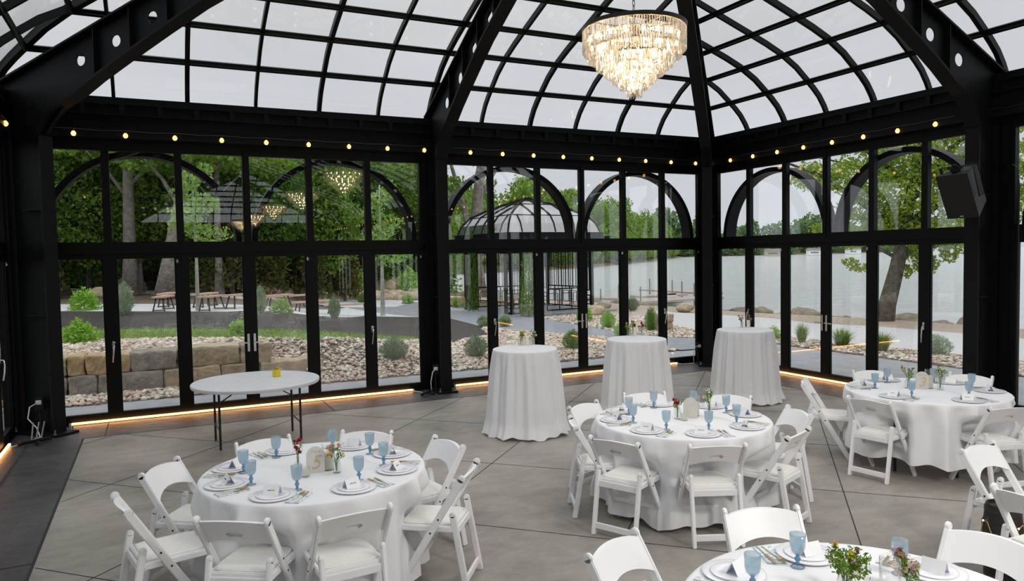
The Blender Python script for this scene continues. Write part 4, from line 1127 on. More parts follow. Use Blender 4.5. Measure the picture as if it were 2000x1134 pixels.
loudspeaker()
m = MB().tube([(-.3, -6.02, 3.28), (-.36, -6.12, 3.30), (-.38, -6.20, 3.24), (-.38, -6.22, 3.0), (-.38, -6.22, 1.2), (-.36, -6.2, .1)], .009, 8)
tag(m.build('speaker_cable', M['wire'], smooth=True), 'black cable running down the column past the loudspeaker', 'cable')
def outlet(x, y, z, side, label, lab2, pts):
    r = empty('power_box', (x, y, 0), side); tag(r, label, 'power outlet')
    MB().box((-.05, -.03, z - .10), (.05, .03, z + .06)).build('housing', M['dark'], r, bevel=.004)
    MB().box((-.035, -.055, z - .03), (.035, -.03, z + .025)).build('adapter', M['whitecord'], r, bevel=.006)
    MB().tube([(0, 0, 0), (0, 0, z - .1)], .016, 8).build('conduit', M['dark'], r)
    Ri = Matrix.Rotation(-side, 3, 'Z'); c = MB().tube([Ri @ (Vector(p) - Vector((x, y, 0))) for p in pts], .0075, 8).build('power_cord', M['whitecord'], r, smooth=True); tag(c, 'white power cord')
outlet(-11.74, -.47, .44, -.25, 'black power box with white adapter on the left corner column', 'white power cord trailing to the floor at the left corner',
       [(-11.76, -.54, .44), (-11.84, -.60, .40), (-11.86, -.64, .26), (-11.76, -.70, .14), (-11.72, -.76, .03), (-11.85, -.92, .01), (-11.98, -1.1, .012)])
outlet(-6.18, -.36, .40, -.3, 'black power box with white adapter on the middle column', 'white power cord hanging at the middle column',
       [(-6.19, -.42, .40), (-6.27, -.46, .36), (-6.31, -.48, .2), (-6.30, -.47, .06), (-6.40, -.35, .012), (-6.5, -.12, .012)])
outlet(-.62, -.34, .38, 0, 'black power box with white adapter on the corner column', 'white power cord hanging at the corner column',
       [(-.66, -.38, .38), (-.74, -.38, .36), (-.77, -.38, .2), (-.74, -.36, .04), (-.86, -.2, .012), (-.93, -.1, .012)])
for x, y, lab, rz in ((-11.78, -1.02, 'folded black stand with rolled feet at the left corner column', .2), (-6.42, -.50, 'folded black stand lying at the middle column', .5), (-1.5, -.25, 'folded black stand lying at the corner column', .1)):
    r = empty('folded_stand', (x, y, 0), rz); tag(r, lab, 'stand', 'folded black stands')
    for k, (p, q) in enumerate((((-.12, -.05, .03), (.22, .05, .03)), ((-.10, -.08, .055), (.2, .0, .06)), ((.05, -.12, .03), (.12, .12, .045)))):
        MB().tube([p, q], .014, 8).build('leg', M['dark'], r); MB().tube([p, Vector(p) + (Vector(p) - Vector(q)).normalized() * .03], .022, 10).build('foot', M['dark'], r)
    if x < -11: 
        for k in range(3): MB().tube([(.0 + .05 * k, 0, .05), (.03 + .06 * k, .06, .26)], .009, 6).build('rod', M['zinc'], r)
# barrel among the chairs at the right edge
br = empty('barrel', (-5.24, -8.88, 0)); tag(br, 'small dark wooden barrel at the right edge, between the chairs', 'barrel')
MB().lathe([(0, 0), (.10, 0), (.103, .02), (.116, .13), (.122, .26), (.116, .39), (.103, .50), (.10, .52), (.09, .52), (.09, .50), (0, .50)], 40).build('staves', M['wood'], br, smooth=.6)
for z, r_ in ((.04, .107), (.14, .119), (.38, .119), (.48, .107)): MB().lathe([(r_ - .003, z - .015), (r_ + .003, z - .015), (r_ + .003, z + .015), (r_ - .003, z + .015), (r_ - .003, z - .015)], 40).build('hoop', M['hoop'], br)
fl = empty('fairy_lights', (-5.24, -8.88, 0)); tag(fl, 'string of tiny warm fairy lights around the barrel', 'fairy lights')
pts = [(.128 * math.cos(a), .128 * math.sin(a), .20 + .22 * math.sin(a * 1.7) ** 2) for a in [PI * .45 + k * .3 for k in range(20)]]
MB().tube(pts, .003, 5).build('wire', M['gold'], fl); bl = MB().ball((0, 0, 0), .006, 1).mesh('bulb', M['fairy'], True)
for p in pts[::2]: link('bulb', bl, fl, p)
tag(MB().tube([(-6.1, -8.75, .012), (-5.75, -8.6, .014), (-5.5, -8.58, .014), (-5.36, -8.68, .014)], .014, 8).build('floor_cable', M['wire'], smooth=True), 'black cable on the floor leading to the barrel', 'cable')
# ------------------------------------------------------------------ the grounds
def ss(a, b, x):
    t = min(1, max(0, (x - a) / (b - a))); return t * t * (3 - 2 * t)
LAND = [(17.5, -60), (16.2, 0), (15.9, 4.8), (15.4, 7), (14.5, 10), (14.5, 13), (13.6, 16.6), (13.1, 20), (12, 24), (9.5, 30), (7, 37), (5, 48), (6, 75), (20, 98), (35, 106), (82, 134), (167, 220), (374, 447), (600, 700), (-400, 700), (-400, -60)]
def sdist(x, y):
    ins = False; best = 1e9; n = len(LAND)
    for i in range(n):
        x1, y1 = LAND[i]; x2, y2 = LAND[(i + 1) % n]
        if (y1 > y) != (y2 > y) and x < (x2 - x1) * (y - y1) / (y2 - y1) + x1: ins = not ins
        dx, dy = x2 - x1, y2 - y1; t = max(0, min(1, ((x - x1) * dx + (y - y1) * dy) / (dx * dx + dy * dy)))
        best = min(best, (x - x1 - t * dx) ** 2 + (y - y1 - t * dy) ** 2)
    return best ** .5 if ins else -best ** .5
WALLX = -7.75
def h(x, y):
    s = ss(-3.2, -8.0, x)
    if x < -8.4: p = 0.0 if y < 2.75 else ss(2.2, 4.2, y) * .08 + .92
    elif x < WALLX: p = 0.0 if y < 2.75 else .46 + .54 * ss(2.75, 4.2, y)
    else: p = ss(1.7, 4.4, y)
    z = .66 * s * p + .30 * ss(8, 26, y) * ss(2, -6, x)
    u = (x + 8) * .9285 + (y - 8.3) * (-.371); v = (x + 8) * .371 + (y - 8.3) * .9285
    z += .16 * max(0, 1 - (u / 6.5) ** 2 - (v / 2.6) ** 2)
    d = sdist(x, y); z -= 1.15 * ss(5, -1.0, d) + .05 * ss(12, 5, d)
    if y > 60: z += 3.5 * ss(4, 30, d)
    return z
def drape(name, poly, mat, dz, step=.6):
    bm = bmesh.new(); bm.faces.new([bm.verts.new((x, y, 0)) for x, y in poly])
    xs = [p[0] for p in poly]; ys = [p[1] for p in poly]
    for ax, lo, hi in ((0, min(xs), max(xs)), (1, min(ys), max(ys))):
        k = lo + step
        while k < hi:
            co_ = [0, 0, 0]; no = [0, 0, 0]; co_[ax] = k; no[ax] = 1
            bmesh.ops.bisect_plane(bm, geom=bm.verts[:] + bm.edges[:] + bm.faces[:], plane_co=co_, plane_no=no); k += step
    bmesh.ops.triangulate(bm, faces=bm.faces[:])
    for v in bm.verts: v.co.z = h(v.co.x, v.co.y) + dz
    for f in bm.faces:
        if f.normal.z < 0: f.normal_flip()
    bm.normal_update()
    for f in bm.faces:
        if f.normal.z < 0: f.normal_flip()
    me = D.meshes.new(name); bm.to_mesh(me); bm.free(); me.materials.append(mat); me.shade_smooth()
    return tag(link(name, me), kind='structure')
def inside(poly, x, y):
    r = False; n = len(poly)
    for i in range(n):
        x1, y1 = poly[i]; x2, y2 = poly[(i + 1) % n]
        if (y1 > y) != (y2 > y) and x < (x2 - x1) * (y - y1) / (y2 - y1) + x1: r = not r
    return r
# base terrain
xs = list(np.arange(-90, -20, 5.0)) + list(np.arange(-20, 19, .75)); ys = list(np.arange(-45, 0, 3.0)) + list(np.arange(0, 32, .75)) + list(np.arange(32, 82, 2.5))
V = []; F = []
for y in ys:
    for x in xs:
        z = h(x, y) - .07
        if x < WALLX + .5 and 1.8 < y < 3.7: z = -.07
        V.append((x, y, z))
nx = len(xs)
for j in range(len(ys) - 1):
    for i in range(nx - 1): F.append((j * nx + i, j * nx + i + 1, (j + 1) * nx + i + 1, (j + 1) * nx + i))
me = np_mesh('ground', np.array(V), np.array(F), M['soil'], True); tag(link('ground', me), kind='structure')
# lake
struct(MB().add([(-50, -300, -1.0), (1800, -300, -1.0), (1800, 1500, -1.0), (-50, 1500, -1.0)], [(0, 1, 2, 3)]), 'lake_water', M['water'])
# paving by the hall
m = MB(); m.box((-13.6, .06, -.1), (3.1, 1.55, -.012)); m.box((.06, -40, -.1), (3.1, .06, -.012)); m.box((-13.6, -40, -.1), (-12.16, .06, -.012)); struct(m, 'path_apron', M['apron'])
PATH = [(.44, 1.5), (.5, 3.4), (.44, 4.86), (-.31, 6.7), (-.94, 8.6), (-1.05, 9.6), (-.87, 12.5), (-1.6, 13.9), (-2.6, 16.8), (-3.0, 19.4), (-.75, 19.5), (.7, 22.2), (1.4, 23.2), (1.45, 18.5), (1.2, 16.9), (1.6, 16.2), (1.65, 12.7), (1.96, 10.8), (1.72, 9.1), (1.55, 6.6), (1.63, 4.5), (2.0, 3.4), (3.1, 2.6), (3.1, 1.5)]
drape('path_asphalt', PATH, M['asphalt'], .012)
ROCKA = [(-13.6, 1.54), (.44, 1.54), (.5, 3.4), (.44, 4.86), (-.31, 6.7), (-.94, 8.6), (-1.02, 9.2), (-1.3, 8.9), (-1.95, 6.9), (-2.9, 6.3), (-3.4, 5.7), (-4.48, 5.6), (-5.4, 5.0), (-6.2, 4.2), (-7.5, 3.85), (-8.8, 3.97), (-9.9, 4.86), (-11.9, 5.36), (-13.6, 5.6)]
ROCKA1 = [(WALLX, 1.54)] + ROCKA[1:15] + [(WALLX, 3.85)]; ROCKA2 = [(WALLX, 2.78), (WALLX, 3.86)] + ROCKA[15:] + [(-13.6, 2.78)]; ROCKA3 = [(-13.6, 1.54), (WALLX, 1.54), (WALLX, 2.74), (-13.6, 2.74)]
for i, pl in enumerate((ROCKA1, ROCKA2, ROCKA3)): drape('ground_rock_bed', pl, M['rockbed'], -.01, .4)
ROCKB = [(1.63, 4.5), (2.0, 3.4), (3.0, 2.75), (3.4, 4.0), (3.9, 6), (5.2, 9.5), (4.4, 11.6), (2.0, 11.3), (1.96, 10.8), (1.72, 9.1), (1.55, 6.6)]
drape('ground_rock_bed', ROCKB, M['rockbed'], -.005)
ROCKC = [(3.1, 2.3), (3.1, -9), (4.7, -9), (4.75, -3), (4.5, 0), (4.3, 2.0), (3.7, 2.6)]
drape('ground_rock_bed', ROCKC, M['rockbed'], -.005)
GRASS = [(-13.6, 5.6), (-11.9, 5.36), (-9.9, 4.86), (-8.8, 3.97), (-7.5, 3.85), (-6.2, 4.2), (-5.4, 5.0), (-4.48, 5.6), (-3.4, 5.75), (-4.3, 6.15), (-6.05, 5.35), (-7.35, 5.0), (-8.3, 5.7), (-9.86, 6.75), (-11.45, 7.6), (-12.1, 8.0), (-13.6, 8.3)]
drape('ground_lawn', GRASS, M['lawn'], -.005)
MULCH = [(-13.6, 8.3), (-12.1, 8.0), (-11.45, 7.6), (-9.86, 6.75), (-8.3, 5.7), (-7.35, 5.0), (-6.05, 5.35), (-4.3, 6.15), (-3.4, 5.75), (-2.9, 6.3), (-1.95, 6.9), (-1.3, 8.9), (-.98, 9.6), (-.87, 12.5), (-1.6, 13.9), (-3.35, 15.1), (-5.9, 12.3), (-8.4, 11.9), (-9.8, 12.9), (-12.8, 14.8), (-13.6, 15)]
drape('ground_mulch', MULCH, M['mulch'], .0)
PATIO = [(-14.5, 15.2), (-12.8, 14.8), (-9.8, 12.9), (-8.4, 11.9), (-5.9, 12.3), (-3.35, 15.1), (-1.6, 13.9), (-2.6, 16.8), (-3.0, 19.4), (-5.2, 16.2), (-7.28, 14.2), (-9.75, 15.9), (-11.5, 17.1), (-14.5, 18.5)]
drape('path_patio', PATIO, M['patio'], .006)
MULB = [(-14.5, 18.5), (-11.5, 17.1), (-9.75, 15.9), (-7.28, 14.2), (-5.2, 16.2), (-3.6, 18.4), (-4.6, 22), (-7.2, 17.2), (-9.64, 20.7), (-14.04, 28), (-15, 29)]
drape('ground_mulch_bed', MULB, M['mulchb'], .0)
PATH2 = [(-15, 29), (-14.04, 28), (-9.64, 20.7), (-7.2, 17.2), (-4.6, 22), (-3, 19.4), (-.75, 19.5), (.7, 22.2), (1.4, 23.2), (3.3, 22.8), (5.2, 27.5), (4.6, 31), (3.3, 28.7), (.7, 29), (-3.5, 27.5), (-7.1, 19.2), (-9.6, 22.8), (-14.4, 32), (-15, 33)]
drape('path_far', PATH2, M['patio'], .004, .9)
WHITE = [(4.7, -12), (4.75, -3), (4.5, 0), (4.3, 2.0), (3.7, 2.6), (3.1, 2.4), (3.1, 2.7), (3.4, 4.0), (3.9, 6), (5.2, 9.5), (7.4, 11.5), (7.6, 9.9), (8.1, 8.4), (8.4, 6.5), (8.0, 4.5), (8.7, 3.0), (8.9, .4), (9.2, -12)]
drape('ground_white_gravel', WHITE, M['gravel'], .0)
SHORE = [(9.2, -14), (8.9, .4), (8.7, 3.0), (8.0, 4.5), (8.4, 6.5), (8.1, 8.4), (7.6, 9.9), (7.4, 11.5), (5.2, 9.5), (4.4, 11.6), (6, 14), (5.5, 18), (5.0, 24), (6.5, 29), (8.5, 31.5), (9.4, 30.2), (12, 24), (13.1, 20), (13.6, 16.6), (14.5, 13), (14.5, 10), (15.4, 7), (15.9, 4.8), (16.2, 0), (16.8, -14)]
drape('ground_shore', SHORE, M['shore'], -.02, .9)
# loose river rock, individually modelled and too many to count
def stones(name, polys, n, smin, smax, seed, mat):
    rg = np.random.default_rng(seed); rd = random.Random(seed)
    bm = bmesh.new(); bmesh.ops.create_icosphere(bm, subdivisions=1, radius=1)
    bv = np.array([v.co[:] for v in bm.verts]); bf = np.array([[v.index for v in f.verts] for f in bm.faces]); bm.free()
    area = []
    pts = []
    for poly in polys:
        x0, x1 = min(p[0] for p in poly), max(p[0] for p in poly); y0, y1 = min(p[1] for p in poly), max(p[1] for p in poly)
        c = 0; k = 0
        A = abs(sum(poly[i][0] * poly[(i + 1) % len(poly)][1] - poly[(i + 1) % len(poly)][0] * poly[i][1] for i in range(len(poly)))) / 2
        want = int(n * A)
        while c < want and k < want * 30:
            k += 1; x, y = rd.uniform(x0, x1), rd.uniform(y0, y1)
            if inside(poly, x, y): pts.append((x, y, h(x, y))); c += 1
    pts = np.array(pts); N = len(pts)
    sc = rg.uniform(smin, smax, (N, 1)) * rg.uniform(.55, 1.25, (N, 3)) * np.array([1, 1, .62])
    v = bv[None] * (1 + rg.normal(0, .14, (N, len(bv), 1))) * sc[:, None, :]
    a = rg.uniform(0, 2 * PI, N); ca, sa = np.cos(a)[:, None], np.sin(a)[:, None]
    t = rg.normal(0, .35, N)[:, None]
    X = v[:, :, 0] * ca - v[:, :, 1] * sa; Y = v[:, :, 0] * sa + v[:, :, 1] * ca; Z = v[:, :, 2] + X * t * .5
    VV = np.stack([X, Y, Z], 2) + (pts + np.array([0, 0, .012]))[:, None, :]
    FF = bf[None] + (np.arange(N) * len(bv))[:, None, None]
    o = link(name, np_mesh(name, VV.reshape(-1, 3), FF.reshape(-1, 3), mat, True)); o['kind'] = 'stuff'; return o
o = stones('river_rock', [ROCKA1, ROCKA2, ROCKA3], 230, .028, .06, 5, M['pebble']); tag(o, 'tan river rock covering the beds below the front windows', 'river rock')
o = stones('river_rock', [ROCKB, ROCKC], 170, .028, .06, 6, M['pebble']); tag(o, 'tan river rock strip between the paving and the white gravel', 'river rock')
# lawn blades
pts = []
rd = random.Random(9)
while len(pts) < 9000:
    x, y = rd.uniform(-13.6, -3.4), rd.uniform(3.8, 8.3)
    if inside(GRASS, x, y): pts.append((x, y, h(x, y) + .03))
V, F = leaves(np.array(pts), .08, 1.6, .14); o = link('lawn_grass', np_mesh('lawn_grass', V, F, M['grassb'])); tag(o, 'thin strip of green lawn between river rock and mulch', 'grass', kind='stuff')

# --- sandstone block wall
def block(name, x0, x1, y0, y1, z0, z1, mat, seed):
    bm = bmesh.new(); bmesh.ops.create_cube(bm, size=1)
    bmesh.ops.subdivide_edges(bm, edges=bm.edges[:], cuts=11, use_grid_fill=True)
    rd = random.Random(seed); c = Vector(((x0 + x1) / 2, (y0 + y1) / 2, (z0 + z1) / 2)); sz = Vector((x1 - x0, y1 - y0, z1 - z0))
    from mathutils import noise
    for v in bm.verts:
        n = v.co.copy(); p = Vector((n.x * sz.x, n.y * sz.y, n.z * sz.z)); m_ = max(abs(n.x), abs(n.y), abs(n.z))
        edge = sum(1 for k in range(3) if abs(n[k]) > .49)
        q = noise.noise_vector((p + c) * 5 + Vector((seed, 0, 0))) * .024 + noise.noise_vector((p + c) * 14 + Vector((0, seed, 0))) * .012
        v.co = p * (1 - .03 * (edge - 1)) + q
    me = D.meshes.new(name); bm.to_mesh(me); bm.free(); me.materials.append(mat); me.shade_smooth()
    o = link(name, me, None, c); return o
LOW = [(-12.6, -11.72, 'sandg'), (-11.70, -11.28, 'sandg'), (-11.26, -10.25, 'sandg'), (-10.23, -9.3, 'sandst'), (-9.28, -8.62, 'sandst'), (-8.60, -7.45, 'sandst')]
UPP = [(-12.6, -11.72, 'sandst'), (-11.70, -11.45, 'sando'), (-11.43, -11.02, 'sando'), (-11.0, -10.76, 'sando'), (-10.74, -10.02, 'sandg'), (-10.0, -8.95, 'sandst'), (-8.93, -8.38, 'sandst')]
for i, (x0, x1, mt) in enumerate(LOW):
    o = block('stone_block', x0, x1, 2.5, 3.05, -.02, .335, M[mt], i)
    tag(o, 'sandstone block in the lower course of the wall, %s from the right-hand end' % ['sixth', 'fifth', 'fourth', 'third', 'second', 'first'][i], 'stone block', 'sandstone wall blocks')
for i, (x0, x1, mt) in enumerate(UPP):
    o = block('stone_block', x0, x1, 2.53 + .02 * (i % 2), 3.1, .34, .67 + (.03 if i > 4 else 0), M[mt], 40 + i)
    tag(o, 'sandstone block in the upper course of the wall, %s from the right-hand end' % ['seventh', 'sixth', 'fifth', 'fourth', 'third', 'second', 'first'][i], 'stone block', 'sandstone wall blocks')
for i, (x, y, lab) in enumerate(((2.84, 5.46, 'lower'), (2.86, 5.43, 'upper'))):
    o = block('stone_block', x - .3, x + .28, y - .3, y + .3, .24 * i, .24 * i + .235, M['sandst'], 60 + i); tag(o, '%s of two stacked sandstone blocks beyond the corner window' % lab, 'stone block')
for i, (x, y, s, lab) in enumerate(((2.2, 19.9, .35, 'pale sandstone block on the gravel left of the pavilion'), (5.4, 25.6, .5, 'long sandstone block beside the far path left of the pavilion'))):
    o = block('stone_block', x - s, x + s, y - .3, y + .3, h(x, y) - .03, h(x, y) + .38, M['sando'], 70 + i); tag(o, lab, 'stone block')

# --- boulders
def boulder_mesh(seed, mat):
    from mathutils import noise
    bm = bmesh.new(); bmesh.ops.create_icosphere(bm, subdivisions=3, radius=1)
    for v in bm.verts:
        n = noise.noise(v.co * 1.1 + Vector((seed * 7.3, 0, 0))) * .35 + noise.noise(v.co * 3 + Vector((0, seed, 0))) * .10
        v.co *= 1 + n
    me = D.meshes.new('boulder'); bm.to_mesh(me); bm.free(); me.materials.append(mat); me.shade_smooth(); return me
BM = [boulder_mesh(i, M['boulder']) for i in range(5)]; BS = [boulder_mesh(i + 9, M['shoreb']) for i in range(5)]
rd = random.Random(17)
BO = [(200, 33, .55), (250, 37, .95), (232, 36, .6), (504, 34.5, .5), (518, 34, .75), (535, 34.5, .8), (552, 35, .75), (585, 36, .95), (600, 35.5, 1.1), (618, 37, .55), (655, 39, .6), (672, 39.3, .75), (690, 41, 1.15), (700, 39, .75), (716, 39, .7), (733, 39.5, .7), (752, 40, .7), (770, 40, .75), (788, 39.5, .65), (805, 39, .6), (745, 44, 1.5), (775, 45, 1.7), (803, 42.5, 1.0)]
for i, (px_, d_, s) in enumerate(BO):
    x, y = sight(px_, d_); o = link('boulder', BM[i % 5], None, (x, y, h(x, y) + s * .2)); o.scale = (s, s * .8, s * .52); o.rotation_euler = (0, 0, i * 1.3)
    tag(o, 'tan boulder in the row edging the woods beyond the far path', 'boulder', 'boulders edging the woods')
k = 0
for (x0, y0), (x1, y1) in zip([(17, -10), (16.2, 0), (15.9, 4.8), (15.4, 7), (14.5, 10), (14.5, 13), (13.6, 16.6), (13.1, 20), (12, 24), (9.5, 30)], [(16.2, 0), (15.9, 4.8), (15.4, 7), (14.5, 10), (14.5, 13), (13.6, 16.6), (13.1, 20), (12, 24), (9.5, 30), (7, 37)]):
    n = int(math.hypot(x1 - x0, y1 - y0) / .62)
    for i in range(n):
        t = (i + rd.uniform(.1, .9)) / n; s = rd.uniform(.3, .62)
        x, y = x0 + (x1 - x0) * t - rd.uniform(.7, 2.4), y0 + (y1 - y0) * t
        o = link('boulder', BS[k % 5], None, (x, y, h(x, y) + s * .3)); o.scale = (s * 1.35, s, s * .68); o.rotation_euler = (0, 0, rd.uniform(0, 6)); k += 1
        tag(o, 'weathered boulder in the rocky edge of the lake', 'boulder', 'boulders along the lake shore')
for px_, d_, s, lab in ((1338, 29, .36, 'large pale boulder on the shore left of the corner column'), (1178, 30, .33, 'brown boulder on the shore beside the pavilion'), (1160, 27, .42, 'low pale boulder right of the pavilion')):
    x, y = sight(px_, d_); o = link('boulder', BM[2], None, (x, y, h(x, y) + .15)); o.scale = (s, s * .8, s * .55); tag(o, lab, 'boulder')

# ------------------------------------------------------------------ shrubs and grasses
def shrub_mesh(kind, seed):
    rg = np.random.default_rng(seed)
    if kind == 'bush':
        n = 900; d = rg.normal(size=(n, 3)); d /= np.linalg.norm(d, axis=1)[:, None]; d[:, 2] = np.abs(d[:, 2])
        r = rg.uniform(.55, 1.02, (n, 1)) * (1 + .16 * np.sin(d[:, :1] * 7 + seed) * np.cos(d[:, 1:2] * 6))
        p = d * r * np.array([.5, .5, .95]); V, F = leaves(p, .13, .3, .55, rg, d * .6); return V, F
    if kind == 'needle':
        n = 2400; a = rg.uniform(0, 2 * PI, n); s = rg.uniform(0, 1, n) ** .6; u = rg.uniform(.05, 1, n)
        p = np.stack([np.cos(a) * s * .5 * (.34 + .66 * np.sin(u * 2.4)), np.sin(a) * s * .5 * (.34 + .66 * np.sin(u * 2.4)), u * (1 - .38 * s * s) * rg.uniform(.85, 1.05, n)], 1)
        dr = np.stack([np.cos(a) * s, np.sin(a) * s, np.full(n, .6)], 1) * 1.8
        return leaves(p, .15, .9, .13, rg, dr)
    if kind == 'grass':
        n = 520; a = rg.uniform(0, 2 * PI, n); L = rg.uniform(.5, 1, n); s = rg.uniform(.05, .5, n); V = []; 
        b = rg.uniform(0, .16, n)
        for i in range(n):
            ca, sa = math.cos(a[i]), math.sin(a[i]); w_ = .012
            q = lambda t: (ca * (b[i] + s[i] * t ** 1.8), sa * (b[i] + s[i] * t ** 1.8), L[i] * (t - .18 * t ** 4 * s[i] * 2))
            p0, p1, p2 = q(0), q(.55), q(1)
            V += [(p0[0] - sa * w_, p0[1] + ca * w_, 0), (p0[0] + sa * w_, p0[1] - ca * w_, 0), (p1[0] + sa * w_ * .9, p1[1] - ca * w_ * .9, p1[2]), (p1[0] - sa * w_ * .9, p1[1] + ca * w_ * .9, p1[2]),
                  (p1[0] - sa * w_ * .9, p1[1] + ca * w_ * .9, p1[2]), (p1[0] + sa * w_ * .9, p1[1] - ca * w_ * .9, p1[2]), (p2[0] + sa * .001, p2[1], p2[2]), (p2[0] - sa * .001, p2[1], p2[2])]
        return np.array(V), np.arange(len(V)).reshape(-1, 4)
    if kind == 'column':
        n = 1500; a = rg.uniform(0, 2 * PI, n); u = rg.uniform(.03, 1, n); r = .19 * (1 - u ** 2.2) ** .6 * rg.uniform(.6, 1.12, n) + .01
        p = np.stack([np.cos(a) * r, np.sin(a) * r, u], 1); dr = np.stack([np.cos(a) * .6, np.sin(a) * .6, np.full(n, 1.)], 1)
        return leaves(p, .075, .5, .4, rg, dr)
SM = {}
def shrub(kind, mat, x, y, w_, ht, label, name, cat='shrub', seed=1, group=None, z=None):
    key = (kind, mat, seed % 3)
    if key not in SM:
        V, F = shrub_mesh(kind, seed); SM[key] = np_mesh('foliage', V, F, M[mat])
    z = h(x, y) if z is None else z
    r = empty(name, (x, y, z - .01), seed * 1.7); tag(r, label, cat, group)
    o = link('foliage', SM[key], r); f_ = .82 if kind == 'bush' else 1; o.scale = (w_ * f_, w_ * f_, ht)
    if kind != 'grass': MB().tube([(0, 0, -.02), (0, 0, ht * .5)], .02, 6, .008).build('stem', M['barkd'], r)
    return r
SH = [('bush', 'bushb', -12.36, 15.05, 1.1, 0.75, 'large bright green bush beside the patio, far left', 'leafy_bush'),
 ('bush', 'bushb', -11.71, 5.05, 0.8, 0.52, 'bright green bush on the lawn edge, far left', 'leafy_bush'),
 ('needle', 'paleg', -11.15, 12.6, 0.55, 1.0, 'grey-green upright shrub left of the benches', 'needle_shrub'),
 ('needle', 'paleg', -7.75, 9.2, 0.38, 0.78, 'tall feathery grey-green shrub on the mulch, left of a round bush', 'needle_shrub'),
 ('bush', 'treel', -6.9, 11.2, 0.82, 0.52, 'round leafy shrub on the mulch in front of the benches', 'leafy_bush'),
 ('needle', 'spruce', -5.0, 12.6, 0.42, 0.85, 'narrow wispy shrub in front of the longest bench', 'needle_shrub'),
 ('bush', 'bushb', -8.75, 4.6, 0.55, 0.4, 'bright bush half hidden behind the left lever handles', 'leafy_bush'),
 ('needle', 'spruce', -5.92, 2.86, 0.62, 0.48, 'blue-green needle shrub in the river rock left of the middle column', 'needle_shrub'),
 ('needle', 'spruce', -4.02, 3.0, 0.56, 0.52, 'blue-green needle shrub in the river rock right of the middle column', 'needle_shrub'),
 ('needle', 'juniper', -.98, 9.45, 0.46, 0.38, 'low green shrub at the tip of the mulch beside the path', 'needle_shrub'),
 ('needle', 'juniper', -.45, 9.0, 0.42, 0.42, 'low green shrub right beside the asphalt path', 'needle_shrub'),
 ('needle', 'juniper', -1.48, 3.1, 0.52, 0.5, 'green needle shrub behind the lever handles of the right bay', 'needle_shrub'),
 ('bush', 'bushb', 2.73, 9.4, 0.75, 0.52, 'bright bush at the foot of the pavilion', 'leafy_bush'),
 ('needle', 'bushb', 1.93, 6.75, 0.5, 0.56, 'bright upright shrub in the rock bed beyond the path', 'needle_shrub'),
 ('needle', 'bushb', 1.05, 4.75, 0.5, 0.38, 'bright low shrub at the path edge behind the middle tall table', 'needle_shrub'),
 ('needle', 'juniper', 2.45, 5.3, 0.42, 0.75, 'tall fresh green shrub behind the flowers of the middle tall table', 'needle_shrub'),
 ('needle', 'spruce', 6.7, 12.2, 0.55, 0.6, 'grey-green shrub near the shore right of the pavilion', 'needle_shrub'),
 ('grass', 'grassb', 3.65, .95, 0.42, 0.56, 'upright ornamental grass left of the lake-side lever handles', 'ornamental_grass'),
 ('bush', 'bushb', 3.75, 1.95, 0.5, 0.36, 'small leafy shrub behind the third tall table', 'leafy_bush'),
 ('grass', 'grassb', 3.95, .05, 0.66, 0.48, 'spreading ornamental grass right of the lake-side lever handles', 'ornamental_grass'),
 ('grass', 'grassb', 3.85, -1.05, 0.6, 0.52, 'ornamental grass behind the table signed three', 'ornamental_grass'),
 ('needle', 'paleg', 4.35, -1.95, 0.66, 0.46, 'grey-green shrub behind the right pull handle', 'needle_shrub'),
 ('needle', 'spruce', 4.6, -3.0, 0.5, 0.42, 'small shrub half hidden by the loudspeaker column', 'needle_shrub'),
 ('needle', 'juniper', -1.33, 23.1, 0.7, 0.5, 'green shrub at the far path beside the sapling', 'needle_shrub'),
 ('bush', 'bushb', .52, 21.8, 0.7, 0.5, 'round green shrub in the gravel before the boulders', 'leafy_bush'),
 ('bush', 'bushb', 2.0, 19.3, 0.45, 0.4, 'small bright shrub just right of the middle column', 'leafy_bush'),
 ('bush', 'bushb', 1.75, 17.2, 0.7, 0.5, 'bright shrub at the pavilion corner', 'leafy_bush')]
for i, s in enumerate(SH): shrub(*s, seed=i + 1)
for px_, d_, w_, ht, lab in ((922, 29.2, .8, 3.2, 'tall dark columnar evergreen at the left corner of the pavilion'), (1031, 26.6, 1.15, 2.7, 'tall columnar evergreen in front of the pavilion')):
    x, y = sight(px_, d_); r = shrub('column', 'juniper' if px_ > 1000 else 'treed', x, y, w_ * 1.25, ht, lab, 'columnar_evergreen', 'evergreen', 51)
rd = random.Random(4)
for i, (px_, d_, s) in enumerate(((690, 40, 1.3), (797, 41, 1.3))):
    x, y = sight(px_, d_); r = empty('ball_shrub', (x, y, h(x, y) + .55)); tag(r, ['bright clipped shrub on a white-wrapped stem beside the woods', 'round clipped shrub on a white-wrapped stem by the boulders'][i], 'shrub')
    V, F = shrub_mesh('bush', 70 + i); o = link('foliage', np_mesh('foliage', V, F, M['bushb']), r); o.scale = (s, s, s * .95)
    MB().tube([(0, 0, -.6), (0, 0, .5)], .07, 8).build('wrapped_stem', M['whitepost'], r)
for px_, d_ in ((570, 36), (626, 37)):
    x, y = sight(px_, d_); tag(MB().tube([(0, 0, 0), (-.06, 0, .95)], .07, 8).build('stem_wrap', M['whitepost'], loc=(x, y, h(x, y))), 'white tree-guard post by the boulders, %s one' % ('left' if px_ < 600 else 'right'), 'post')
x, y = sight(765, 46); r = empty('sign_post', (x, y, 0)); z0 = h(x, y); tag(r, 'small blank white sign on a post at the woods edge', 'sign')
MB().tube([(0, 0, z0), (0, 0, z0 + 1.75)], .05, 8).build('post', M['whitepost'], r); MB().box((-.3, -.02, z0 + 1.35), (.3, .02, z0 + 1.75)).build('panel', M['whitepost'], r)
